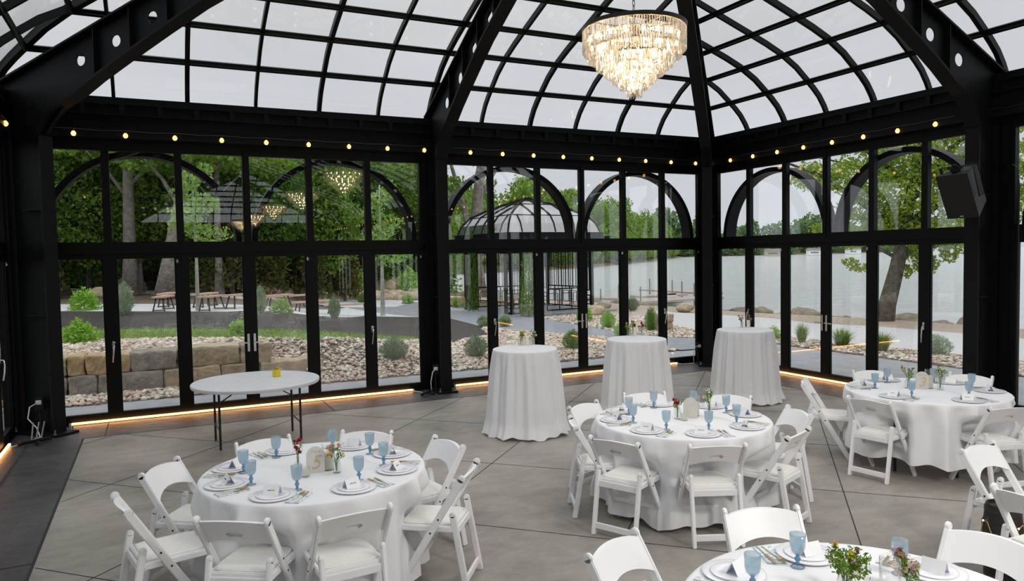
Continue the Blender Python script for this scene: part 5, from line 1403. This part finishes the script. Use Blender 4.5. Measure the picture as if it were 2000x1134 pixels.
for px_, d_, ht, lab in ((820, 44, 3.4, 'slim dark lamp post left of the middle column'), (907, 40, 3.6, 'slim dark lamp post left of the pavilion')):
    x, y = sight(px_, d_); z0 = max(h(x, y), -.6); tag(MB().tube([(0, 0, z0), (0, 0, z0 + ht)], .045, 8).tube([(0, 0, z0 + ht), (0, 0, z0 + ht + .25)], .09, 8).build('lamp_post', M['dark'], loc=(x, y, 0)), lab, 'lamp post')

# ------------------------------------------------------------------ benches
def make_bench(L):
    r = empty('garden_bench'); MB().box((-L / 2, -.17, .40), (L / 2, .17, .455)).build('seat', M['bench'], r, bevel=.006)
    for s in (-1, 1):
        x = s * (L / 2 - .22)
        for q in (-1, 1):
            MB().bar((x + s * .0, q * .10, .40), (x + s * .10, q * .17, 0), .035, .035).build('leg', M['dark'], r)
        MB().bar((x + s * .09, -.16, .03), (x + s * .09, .16, .03), .03, .03).build('foot_bar', M['dark'], r)
    return r
BP = Proto(make_bench(1.15)); BL = Proto(make_bench(1.7))
BEN = [(0, -10.1, 13.5, 1.25, 'front bench of the first pair on the patio'), (0, -9.95, 15.0, 1.25, 'rear bench of the first pair on the patio'), (0, -8.75, 12.75, 1.0, 'front bench of the second pair on the patio'), (0, -8.85, 14.2, 1.0, 'rear bench of the second pair, behind the young tree'),
       (0, -7.9, 13.1, .8, 'short bench of the third pair on the patio'), (0, -11.3, 16.4, 1.3, 'small far bench behind the grey-green shrub'), (0, -11.5, 17.4, 1.3, 'farthest bench, partly hidden by the grey-green shrub'),
       (1, -7.0, 13.0, .45, 'long bench left of the round leafy shrub'), (1, -5.35, 13.9, .3, 'long bench right of the round leafy shrub'), (1, -6.2, 14.6, .3, 'far bench behind the round leafy shrub'), (1, -4.0, 14.9, .05, 'longest bench, nearest the narrow wispy shrub')]
for lng, x, y, rz, lab in BEN:
    o = (BL if lng else BP).put((x, y, h(x, y) + .006), rz, 'wood-topped ' + lab, 'garden benches'); o['category'] = 'bench'
# ------------------------------------------------------------------ trees
def crown_np(seed, blobs, n, size, lowz=None, up=.2):
    rg = np.random.default_rng(seed); P_ = []; Dn = []
    tot = sum(b[3] * b[4] for b in blobs)
    for (x, y, z, rx, rz_) in blobs:
        k = int(n * rx * rz_ / tot); d = rg.normal(size=(k, 3)); d /= np.linalg.norm(d, axis=1)[:, None]
        r = rg.uniform(.25, 1.0, (k, 1)) ** .5 * (1 + .2 * np.sin(d[:, :1] * 5 + seed) * np.sin(d[:, 2:] * 6 + x))
        P_.append(d * r * np.array([rx, rx, rz_]) + np.array([x, y, z])); Dn.append(d * .5)
    return leaves(np.concatenate(P_), size, up, .62, rg, np.concatenate(Dn))
def trunk_mb(pts, r0, r1, branches=()):
    m = MB(); n = len(pts); m.tube(pts, [r0 * (1.25 if i == 0 else 1) + (r1 - r0) * i / (n - 1) for i in range(n)], 10)
    for p, q, r in branches:
        mid = [(p[i] + q[i]) / 2 + (.12 if i == 2 else .06) for i in range(3)]; m.tube([p, mid, q], r, 7, r * .35)
    return m
def tree_proto(name, seed, H, R, tr, leafm, barkm, n, size, base, nb=9, flat=1.0):
    rd = random.Random(seed); bl = []
    for k in range(nb):
        t = k / (nb - 1); z = base + (H - base) * (.12 + .8 * t); s = R * (.95 - .55 * abs(t - .35)) ; a = k * 2.4 + seed
        off = R * .42 * (1 - t * .5); bl.append((off * math.cos(a), off * math.sin(a), z, s * .62, (H - base) * .19 * flat))
    r = empty(name)
    V, F = crown_np(seed, bl, n, size); o = link('crown', np_mesh('crown', V, F, M[leafm]), r)
    br = [((0, 0, base + (H - base) * .1 * i), (bl[i][0] * 1.2, bl[i][1] * 1.2, bl[i][2]), tr * .35) for i in range(0, min(nb, 6))]
    trunk_mb([(0, 0, -.3), (.04, .02, base * .6), (-.03, .05, base + (H - base) * .35), (0, 0, H * .88)], tr, tr * .3, br).build('trunk', M[barkm], r, smooth=True)
    return Proto(r)
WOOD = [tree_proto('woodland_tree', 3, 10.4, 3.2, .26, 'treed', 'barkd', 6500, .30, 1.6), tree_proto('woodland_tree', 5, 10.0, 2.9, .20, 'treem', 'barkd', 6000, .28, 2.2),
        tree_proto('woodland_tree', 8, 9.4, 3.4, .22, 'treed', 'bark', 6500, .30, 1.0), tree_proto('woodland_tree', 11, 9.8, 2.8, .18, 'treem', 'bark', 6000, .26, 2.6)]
ceds = []
for sd in (21, 22):
    r = empty('cedar'); rg = np.random.default_rng(sd); n = 3200; u = rg.uniform(0, 1, n) ** .8; a = rg.uniform(0, 2 * PI, n); rr_ = (1 - u) ** .7 * (1 + .25 * np.sin(a * 5 + u * 20)) * rg.uniform(.5, 1.05, n)
    P_ = np.stack([np.cos(a) * rr_ * 1.0, np.sin(a) * rr_ * 1.0, .15 + u * 4.2], 1); V, F = leaves(P_, .26, .6, .42, rg, np.stack([np.cos(a), np.sin(a), a * 0], 1) * .8)
    link('foliage', np_mesh('foliage', V, F, M['cedar']), r); MB().tube([(0, 0, -.2), (0, 0, 3.8)], .10, 8, .02).build('trunk', M['barkd'], r); ceds.append(Proto(r))
def bank(name, line, width, rise):
    m = MB(); n = len(line)
    for i, (x, y) in enumerate(line):
        x2, y2 = line[min(i + 1, n - 1)]; x1, y1 = line[max(0, i - 1)]; d = Vector((x2 - x1, y2 - y1, 0)).normalized(); nn = Vector((-d.y, d.x, 0))
        for k, z in ((0, -1.3), (.03, -.55), (.3, rise * .35), (1, rise)): m.v.append((x + nn.x * width * k, y + nn.y * width * k, z))
    for i in range(n - 1):
        for k in range(3): m.f.append((4 * i + k, 4 * i + 4 + k, 4 * i + 5 + k, 4 * i + 1 + k))
    return struct(m, name, M['farland'], smooth=True)
rd = random.Random(23)
G1 = 'woodland trees beyond the far path'
kinds = ['dense deep green tree in the woods beyond the far path', 'mid green leafy tree in the woods beyond the far path', 'broad deep green tree in the woods beyond the far path', 'mid green open tree in the woods beyond the far path']
rows = [(34.5, 70, 16), (40, 64, 15), (46.5, 50, 17), (54, 56, 15), (64, 75, 14)]
for ri, (dist, off, cnt) in enumerate(rows):
    for i in range(cnt):
        px_ = -60 + (860 + (20 if ri > 1 else -75)) * (i + rd.uniform(.15, .85)) / cnt
        if ri == 0 and px_ > 690: continue
        d_ = dist + rd.uniform(-2, 2) + (4 if px_ > 600 else 0); x, y = sight(px_, d_)
        k = rd.randrange(4); z = h(x, y)
        lim = 2.25 + (508 - 275) / 1431 * d_ * .93
        s = min(rd.uniform(.86, 1.12), (lim - z) / 10.3)
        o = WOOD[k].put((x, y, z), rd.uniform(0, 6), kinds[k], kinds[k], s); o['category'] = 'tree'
for i, (px_, d_, s) in enumerate(((-30, 31, 1.1), (60, 33, 1.15), (432, 33.5, .95), (452, 32, 1.0), (500, 35, .95), (520, 33.5, 1.0), (588, 36, 1.0), (605, 34.5, .85), (655, 40, 1.15), (672, 37, .9), (702, 43, .9), (470, 38, 1.2))):
    x, y = sight(px_, d_); o = ceds[i % 2].put((x, y, h(x, y)), i * 1.1, 'brownish green cedar at the edge of the woods', 'cedars at the edge of the woods', s); o['category'] = 'cedar'
bank('hill_woods', [(-160, 84), (-60, 84), (-10, 86), (4, 90)], 70, 6)
UG = []
for sd in (91, 92):
    r = empty('understory_tree'); bl_ = [(math.cos(k * 2.3) * .8 * (k > 0), math.sin(k * 2.3) * .8 * (k > 0), .5 + k * .55, 1.3 - .1 * k, .7) for k in range(7)]
    V, F = crown_np(sd, bl_, 2600, .22); link('crown', np_mesh('crown', V, F, M['treed' if sd == 91 else 'treem']), r); MB().tube([(0, 0, -.2), (0, 0, 3.2)], .06, 6, .02).build('trunk', M['barkd'], r); UG.append(Proto(r))
for i in range(64):
    px_ = -40 + 900 * (i % 32 + rd.uniform(0, 1)) / 32; d_ = (49 if i < 32 else 61) + rd.uniform(-2.5, 2.5); x, y = sight(px_, d_)
    o = UG[i % 2].put((x, y, h(x, y)), rd.uniform(0, 6), 'low green understory tree deep in the woods', 'understory trees deep in the woods', rd.uniform(.85, 1.35)); o['category'] = 'tree'
# big bare trunks standing out in front of the woods
def big_trunk(px_, d_, lean, r0, H, mat, label, name='tree_trunk', leaf=None, foot=None):
    x, y = sight(px_, d_); z = h(x, y); r = empty(name, (x, y, z)); tag(r, label, 'tree')
    trunk_mb([(0, 0, -.2), (lean * .25, 0, H * .25), (lean * .6, .05, H * .6), (lean, 0, H)], r0, r0 * .55, [((lean * .6, 0, H * .62), (lean - 1.6, .3, H * .95), r0 * .3), ((lean * .7, 0, H * .7), (lean + 1.8, -.2, H), r0 * .3)]).build('trunk', M[mat], r, smooth=True)
    V, F = crown_np(int(px_), [(lean, 0, H, 2.0, .7), (lean - 1.5, .4, H * .95, 1.5, .6), (lean + 1.6, -.2, H * .96, 1.6, .6)], 1800, .24); link('crown', np_mesh('crown', V, F, M[leaf or 'treem']), r)
    return r
big_trunk(253, 33, .1, .30, 6.2, 'bark', 'tall straight grey trunk in the woods, behind the second door from the left')
big_trunk(316, 30.5, 1.1, .34, 5.6, 'bark', 'thick leaning grey trunk in the woods, behind the second door from the left')
big_trunk(427, 31.5, .05, .17, 5.6, 'bark', 'slim grey trunk in the woods behind the third door')
big_trunk(164, 36, .0, .15, 6.6, 'bark', 'thin grey trunk in the woods behind the first door')
big_trunk(740, 45, .3, .26, 7.6, 'barkd', 'dark trunk behind the small white sign')
big_trunk(705, 47, -.2, .30, 7.6, 'barkd', 'dark trunk left of the small white sign')
# saplings with pale stems
def sapling(px_, d_, H, cb, R, r0, label, n=900):
    x, y = sight(px_, d_); z = h(x, y); r = empty('sapling', (x, y, z)); tag(r, label, 'young tree')
    trunk_mb([(0, 0, -.1), (.02, 0, H * .4), (-.02, .02, H * .8), (0, 0, H)], r0, r0 * .3, [((0, 0, cb + .2 * k), (R * .7 * math.cos(k * 2.2), R * .7 * math.sin(k * 2.2), cb + .2 * k + .5), r0 * .3) for k in range(6)]).build('stem', M['birch'], r, smooth=True)
    bl = [(R * .35 * math.cos(k * 2.1), R * .35 * math.sin(k * 2.1), cb + (H - cb) * (k + .6) / 7, R * (.75 - .45 * k / 6), (H - cb) * .13) for k in range(7)]
    V, F = crown_np(int(px_), bl, n, .15); link('crown', np_mesh('crown', V, F, M['treel']), r)
sapling(383, 24.6, 4.4, 2.2, 1.0, .055, 'pale-stemmed young tree on the mulch in front of the benches', 1100)
sapling(562, 36, 4.4, 2.1, .85, .06, 'young tree with bright round crown beyond the boulders')
sapling(745, 28, 4.9, 2.0, 1.0, .075, 'tallest pale-stemmed young tree left of the middle column', 1300)
sapling(340, 34, 4.2, 3.0, .8, .05, 'thin pale-stemmed tree right of the thick leaning trunk', 600)
# big oak by the pavilion
x, y = sight(930, 46); r = empty('oak_tree', (x, y, -.35)); tag(r, 'big forked oak standing at the water left of the pavilion', 'tree')
trunk_mb([(.1, 0, -.3), (-.1, 0, 2), (-.05, 0, 4), (.35, .1, 7.2), (.7, .1, 9.2)], .52, .26, [((-.1, 0, 3.0), (-1.7, .2, 9.0), .24), ((.2, 0, 6), (2.4, 0, 9.3), .16), ((-.7, .1, 5.5), (-3.4, 0, 8.6), .13)]).build('trunk', M['bark'], r, smooth=True)
V, F = crown_np(77, [(-2.6, 0, 8.6, 1.5, .8), (.4, .4, 9.2, 2.2, .8), (2.6, 0, 9.0, 1.6, .8), (-1.6, -.3, 6.9, 1.2, .6), (-3.4, .4, 6.5, 1.6, 1.2)], 4200, .24); link('crown', np_mesh('crown', V, F, M['treem']), r)
# lakeside tree with a leaning trunk
x, y = 10.75, 4.0; r = empty('lakeside_tree', (x, y, h(x, y))); tag(r, 'large leafy tree with a leaning grey trunk on the lake shore', 'tree')
LT = [(-.1, .1, -.25), (.02, .0, .5), (.2, -.18, 1.6), (.38, -.36, 3.0), (.45, -.6, 4.6), (.45, -.8, 6.2)]
lim = [((.45, -.45, 2.6), (-1.6, 1.6, 4.9), .15), ((.6, -.6, 3.2), (2.2, -2.4, 5.0), .16), ((.55, -.7, 3.9), (-.9, 1.0, 6.1), .12), ((.3, -.3, 1.9), (-1.0, 1.2, 2.9), .07), ((.55, -.8, 4.4), (1.6, -2.2, 6.2), .10), ((.35, -.35, 2.1), (1.6, -1.6, 2.5), .07), ((-1.0, 1.0, 4.4), (-3.0, 3.0, 5.6), .06), ((.55, -.8, 4.2), (-1.6, 2.4, 5.6), .05)]
trunk_mb(LT, .30, .10, lim).build('trunk', M['barkm'], r, smooth=True)
bl = [(.5, -.8, 5.2, 1.3, 1.0), (.3, -.6, 4.0, 1.25, .8), (1.4, -1.8, 4.6, 1.2, .8), (2.3, -2.6, 4.9, .95, .6), (-.6, .5, 4.6, 1.15, .7), (-1.6, 1.5, 4.7, .85, .45), (-.3, .3, 5.9, 1.3, .6), (1.2, -1.7, 6.0, 1.3, .6), (1.0, -1.2, 2.9, 1.0, .55), (1.5, -1.8, 2.4, .75, .4), (1.9, -2.3, 3.3, .75, .6), (.75, -.4, 2.25, .55, .4), (1.1, -.55, 1.8, .42, .35), (.55, -.25, 1.55, .28, .22), (-.75, .4, 1.7, .38, .15), (-1.05, .55, 1.9, .28, .12), (1.75, -.9, 2.1, .28, .35), (1.35, -.8, 2.7, .7, .5), (.2, .1, 3.0, .9, .6),
      (-.9, 1.1, 2.9, .5, .22), (-.6, .8, 2.5, .45, .2), (-1.3, 1.5, 3.0, .35, .15), (-1.9, 2.2, 5.7, .8, .4), (-3.0, 3.0, 5.7, .6, .3), (2.0, -2.2, 6.0, .9, .5), (.2, .1, 3.2, .8, .5), (-.6, .6, 3.6, .7, .4), (2.6, -2.9, 3.9, .6, .4)]
V, F = crown_np(31, bl, 30000, .118, up=.1); link('crown', np_mesh('crown', V, F, M['oakleaf']), r)

# wooded bank across the inlet and the far shore
BANK = [(2, 92), (20, 98), (35, 106), (82, 134), (120, 172), (167, 220), (260, 325), (374, 447)]
bank('hill_bank', BANK, 60, 3.5)
SHOREF = [(250, 395), (300, 356), (350, 351), (385, 349), (425, 346), (520, 392), (700, 470), (960, 590), (1200, 700)]
bank('hill_far_shore', SHOREF, 120, 2.5)
bt = []
for sd in (61, 62, 63):
    r = empty('bank_tree'); bl = [(math.cos(k * 2.3 + sd) * 1.6 * (k > 0), math.sin(k * 2.3 + sd) * 1.6 * (k > 0), 3.0 + k * .95, 3.0 - .22 * k, 1.7) for k in range(8)]
    V, F = crown_np(sd, bl, 2300, .62); link('crown', np_mesh('crown', V, F, M['bankl']), r); MB().tube([(0, 0, -1), (0, 0, 6)], .25, 6, .1).build('trunk', M['barkd'], r); bt.append(Proto(r))
rd = random.Random(41)
def along(line, u):
    L = [math.hypot(line[i + 1][0] - line[i][0], line[i + 1][1] - line[i][1]) for i in range(len(line) - 1)]; t = u * sum(L)
    for i, l in enumerate(L):
        if t <= l: break
        t -= l
    f = t / L[i]; a, b_ = line[i], line[i + 1]; d = Vector((b_[0] - a[0], b_[1] - a[1])) / L[i]
    return a[0] + d.x * t, a[1] + d.y * t, -d.y, d.x
for row, (off, n, sc) in enumerate(((2, 74, .85), (9, 58, 1.5), (20, 46, 1.9))):
    for i in range(n):
        u = ((i + rd.uniform(0, 1)) / n) ** 1.45
        x, y, nx_, ny_ = along(BANK, u); o_ = off + rd.uniform(-2, 3); z = -.6 + row * 1.0
        o = bt[rd.randrange(3)].put((x + nx_ * o_, y + ny_ * o_, z), rd.uniform(0, 6), 'leafy green tree on the wooded bank across the inlet', 'trees on the wooded bank', sc * rd.uniform(.75, 1.15) * (.72 + .27 * ss(.06, .22, u))); o['category'] = 'tree'
ft = []
for sd in (71, 72):
    r = empty('far_shore_tree'); bl = [(math.cos(k * 2.3) * 2.0 * (k > 0), math.sin(k * 2.3) * 2.0 * (k > 0), 1.8 + k * 1.4, 4.0 - .4 * k, 2.0) for k in range(6)]
    V, F = crown_np(sd, bl, 900, 1.1); link('crown', np_mesh('crown', V, F, M['farl']), r); ft.append(Proto(r))
for row, (off, n, sc) in enumerate(((5, 74, 1.35), (16, 60, 2.2), (34, 50, 2.6))):
    for i in range(n):
        x, y, nx_, ny_ = along(SHOREF, (i + rd.uniform(0, 1)) / n)
        if row == 0 and (448 < x < 490 or 412 < x < 430): continue
        o = ft[rd.randrange(2)].put((x + nx_ * off, y + ny_ * off, -.6 + row * .4), rd.uniform(0, 6), 'hazy green tree in the low line along the far shore', 'trees on the far shore', sc * rd.uniform(.7, 1.25)); o['category'] = 'tree'
def house(px_, d_, w_, ht, mat, label, rz=.5):
    x, y = sight(px_, d_); r = empty('lake_house', (x, y, -.6), rz); tag(r, label, 'house')
    MB().box((-w_ / 2, -3, 0), (w_ / 2, 3, ht)).build('walls', M[mat], r)
    MB().prism([(-3.4, ht), (3.4, ht), (0, ht + 1.3)], 0, -w_ / 2 - .4, w_ / 2 + .4).build('roof', M['roofh'], r)
    MB().box((-w_ * .4, -3.05, ht * .4), (w_ * .1, -3.0, ht * .7)).build('window_band', M['roofh'], r)
house(1592, 420, 8, 2.4, 'houses', 'white house on the far shore, behind the lake-side doors', -.6)
house(1512, 395, 9, 2.4, 'tan', 'low tan building on the far shore', -.6)
house(1850, 640, 20, 3.2, 'houses', 'long white building on the far shore at the right', -.4)
house(1665, 480, 7, 2.4, 'houses', 'small pale house on the far shore, behind the leafy tree', -.5)

# ------------------------------------------------------------------ dock
dk = empty('boat_dock', (0, 0, 0)); tag(dk, 'low wooden boat dock reaching out over the lake', 'dock')
Z = -.52
def deck(p, q, w_, z=Z): MB().bar((*p, z), (*q, z), .12, w_, side=(0, 0, 1)).build('deck', M['deck'], dk)
A_ = lambda px_, d_: sight(px_, d_)
deck(A_(1150, 40), A_(1395, 46), 1.5); deck(A_(1155, 46), A_(1215, 45), 1.3); deck(A_(1262, 56), A_(1395, 50), 1.4); deck(A_(1240, 47), A_(1330, 49), 1.3); deck(A_(1140, 37), A_(1190, 36.5), 1.3); deck(A_(1300, 50), A_(1304, 45), 1.2)
for px_, d_ in ((1172, 40), (1207, 45), (1268, 55), (1312, 51), (1331, 49), (1250, 42), (1355, 46), (1290, 43)):
    x, y = A_(px_, d_); MB().tube([(x, y, -1.5), (x, y, .35)], .04, 8).build('pile', M['zinc'], dk)

# ------------------------------------------------------------------ glass pavilion
pv = empty('pavilion', (1.65, 12.8, 0), .085); tag(pv, 'black iron garden pavilion with a domed glass roof beside the lake', 'pavilion')
PW, PD, EZ = 3.75, 3.6, 2.84
m = MB(); m.box((-.7, -.7, -.3), (PW + .7, PD + .7, .03)); m.build('base_slab', M['apron'], pv)
for cx, cy_, in ((0, 0), (PW, 0), (0, PD), (PW, PD)):
    sx, sy = (1 if cx == 0 else -1), (1 if cy_ == 0 else -1)
    m = MB()
    for dx, dy in ((0, 0), (.42, 0), (0, .42)): m.box((cx + sx * dx - .055, cy_ + sy * dy - .055, 0), (cx + sx * dx + .055, cy_ + sy * dy + .055, EZ))
    for dx, dy in ((.42, 0), (0, .42)):
        for z in (.06, .25, .42, .60, .8, 1.75, 2.35):
            m.bar((cx, cy_, z), (cx + sx * dx, cy_ + sy * dy, z), .03, .03)
        for t in (.33, .66): m.bar((cx + sx * dx * t, cy_ + sy * dy * t, .8), (cx + sx * dx * t, cy_ + sy * dy * t, 2.4), .02, .02)
        for t in (.25, .75): m.bar((cx + sx * dx * t, cy_ + sy * dy * t, .25), (cx + sx * dx * t, cy_ + sy * dy * t, .6), .02, .02)
    m.box((cx - .09, cy_ - .09, 0), (cx + .09, cy_ + .09, .12)); m.build('corner_post', M['steel'], pv)
def screen(p, q, low):
    m = MB(); p, q = Vector(p), Vector(q); d = q - p; L = d.length; u = d / L; n = int(L / .17); w3 = lambda s, z: (p.x + u.x * s, p.y + u.y * s, z)
    m.bar(w3(0, 2.36), w3(L, 2.36), .04, .05); m.bar(w3(0, EZ - .03), w3(L, EZ - .03), .05, .06)
    k = int(L / .42)
    for i in range(k):
        c = (i + .5) * L / k; R = L / k * .48
        m.sweep([w3(c + R * math.cos(PI * j / 8), 2.38 + .28 * math.sin(PI * j / 8)) for j in range(9)], .03, .02, (-u.y, u.x, 0))
        m.sweep([w3(c + R * math.cos(PI * j / 8) - R, 2.38 + .28 * math.sin(PI * j / 8)) for j in range(4)], .03, .02, (-u.y, u.x, 0))
    if low:
        m.bar(w3(0, .10), w3(L, .10), .04, .05); m.bar(w3(0, .92), w3(L, .92), .04, .05)
        for i in range(n + 1): m.bar(w3(i * L / n, .92), w3(i * L / n, 2.36), .018, .018)
        k = int(L / .5)
        for i in range(k):
            a, b_ = i * L / k + .08, (i + 1) * L / k - .08
            for z in (.28, .74): m.bar(w3(a, z), w3(b_, z), .022, .022)
            for s in (a, b_): m.bar(w3(s, .28), w3(s, .74), .022, .022)
            m.bar(w3(i * L / k, .10), w3(i * L / k, .92), .03, .03); m.bar(w3(i * L / k, .5), w3(a, .5), .02, .02)
    m.build('iron_screen', M['steel'], pv)
screen((0, PD, 0), (PW, PD, 0), True); screen((PW, .42, 0), (PW, PD - .42, 0), True); screen((0, .42, 0), (0, PD - .42, 0), False); screen((.42, 0, 0), (PW - .42, 0, 0), False)
screen((1.6, 0, 0), (PW - .42, 0, 0), True)
m = MB(); e0 = .55
m.box((-e0, -e0, EZ), (PW + e0, PD + e0, EZ + .10)); m.box((-.35, -.35, EZ + .10), (PW + .35, PD + .35, EZ + .26)); m.build('eave', M['steel'], pv)
PR = [(-.25, .26), (-.12, .62), (.12, .93), (.55, 1.17), (1.1, 1.42), (1.75, 1.66)]
gl = MB(); fr = MB()
for s in range(4):
    if s == 0: f = lambda a, t: (a, t)
    elif s == 1: f = lambda a, t: (PW - t, a)
    elif s == 2: f = lambda a, t: (a, PD - t)
    else: f = lambda a, t: (t, a)
    LL = PW if s in (0, 2) else PD; tmx = 1.75
    for (t0, z0), (t1, z1) in zip(PR, PR[1:]):
        q = [(*f(t0, t0), EZ + z0), (*f(LL - t0, t0), EZ + z0), (*f(LL - t1, t1), EZ + z1), (*f(t1, t1), EZ + z1)]
        q2 = [(a, b_, c - .012) for a, b_, c in q]; gl.add(q + q2, [(0, 1, 2, 3), (7, 6, 5, 4)])
        if z1 in (.93, 1.42, .26): fr.bar(q[3], q[2], .035, .035)
    for k in range(5):
        a = LL * (k + .5) / 5
        pts = [(*f(a, t), EZ + z + .02) for t, z in PR if t <= min(a, LL - a) + .02]
        if len(pts) > 1: fr.sweep(pts, .032, .04, (1, 0, 0) if s in (0, 2) else (0, 1, 0))
    pts = [(*f(t, t), EZ + z + .02) for t, z in PR]; d = Vector(pts[-1]) - Vector(pts[0]); fr.sweep(pts, .055, .05, (-d.y, d.x, 0))
fr.bar((1.7, 1.75, EZ + 1.69), (PW - 1.7, 1.75, EZ + 1.69), .1, .08)
gl.build('dome_glass', M['pavglass'], pv); fr.build('dome_frame', M['steel'], pv)
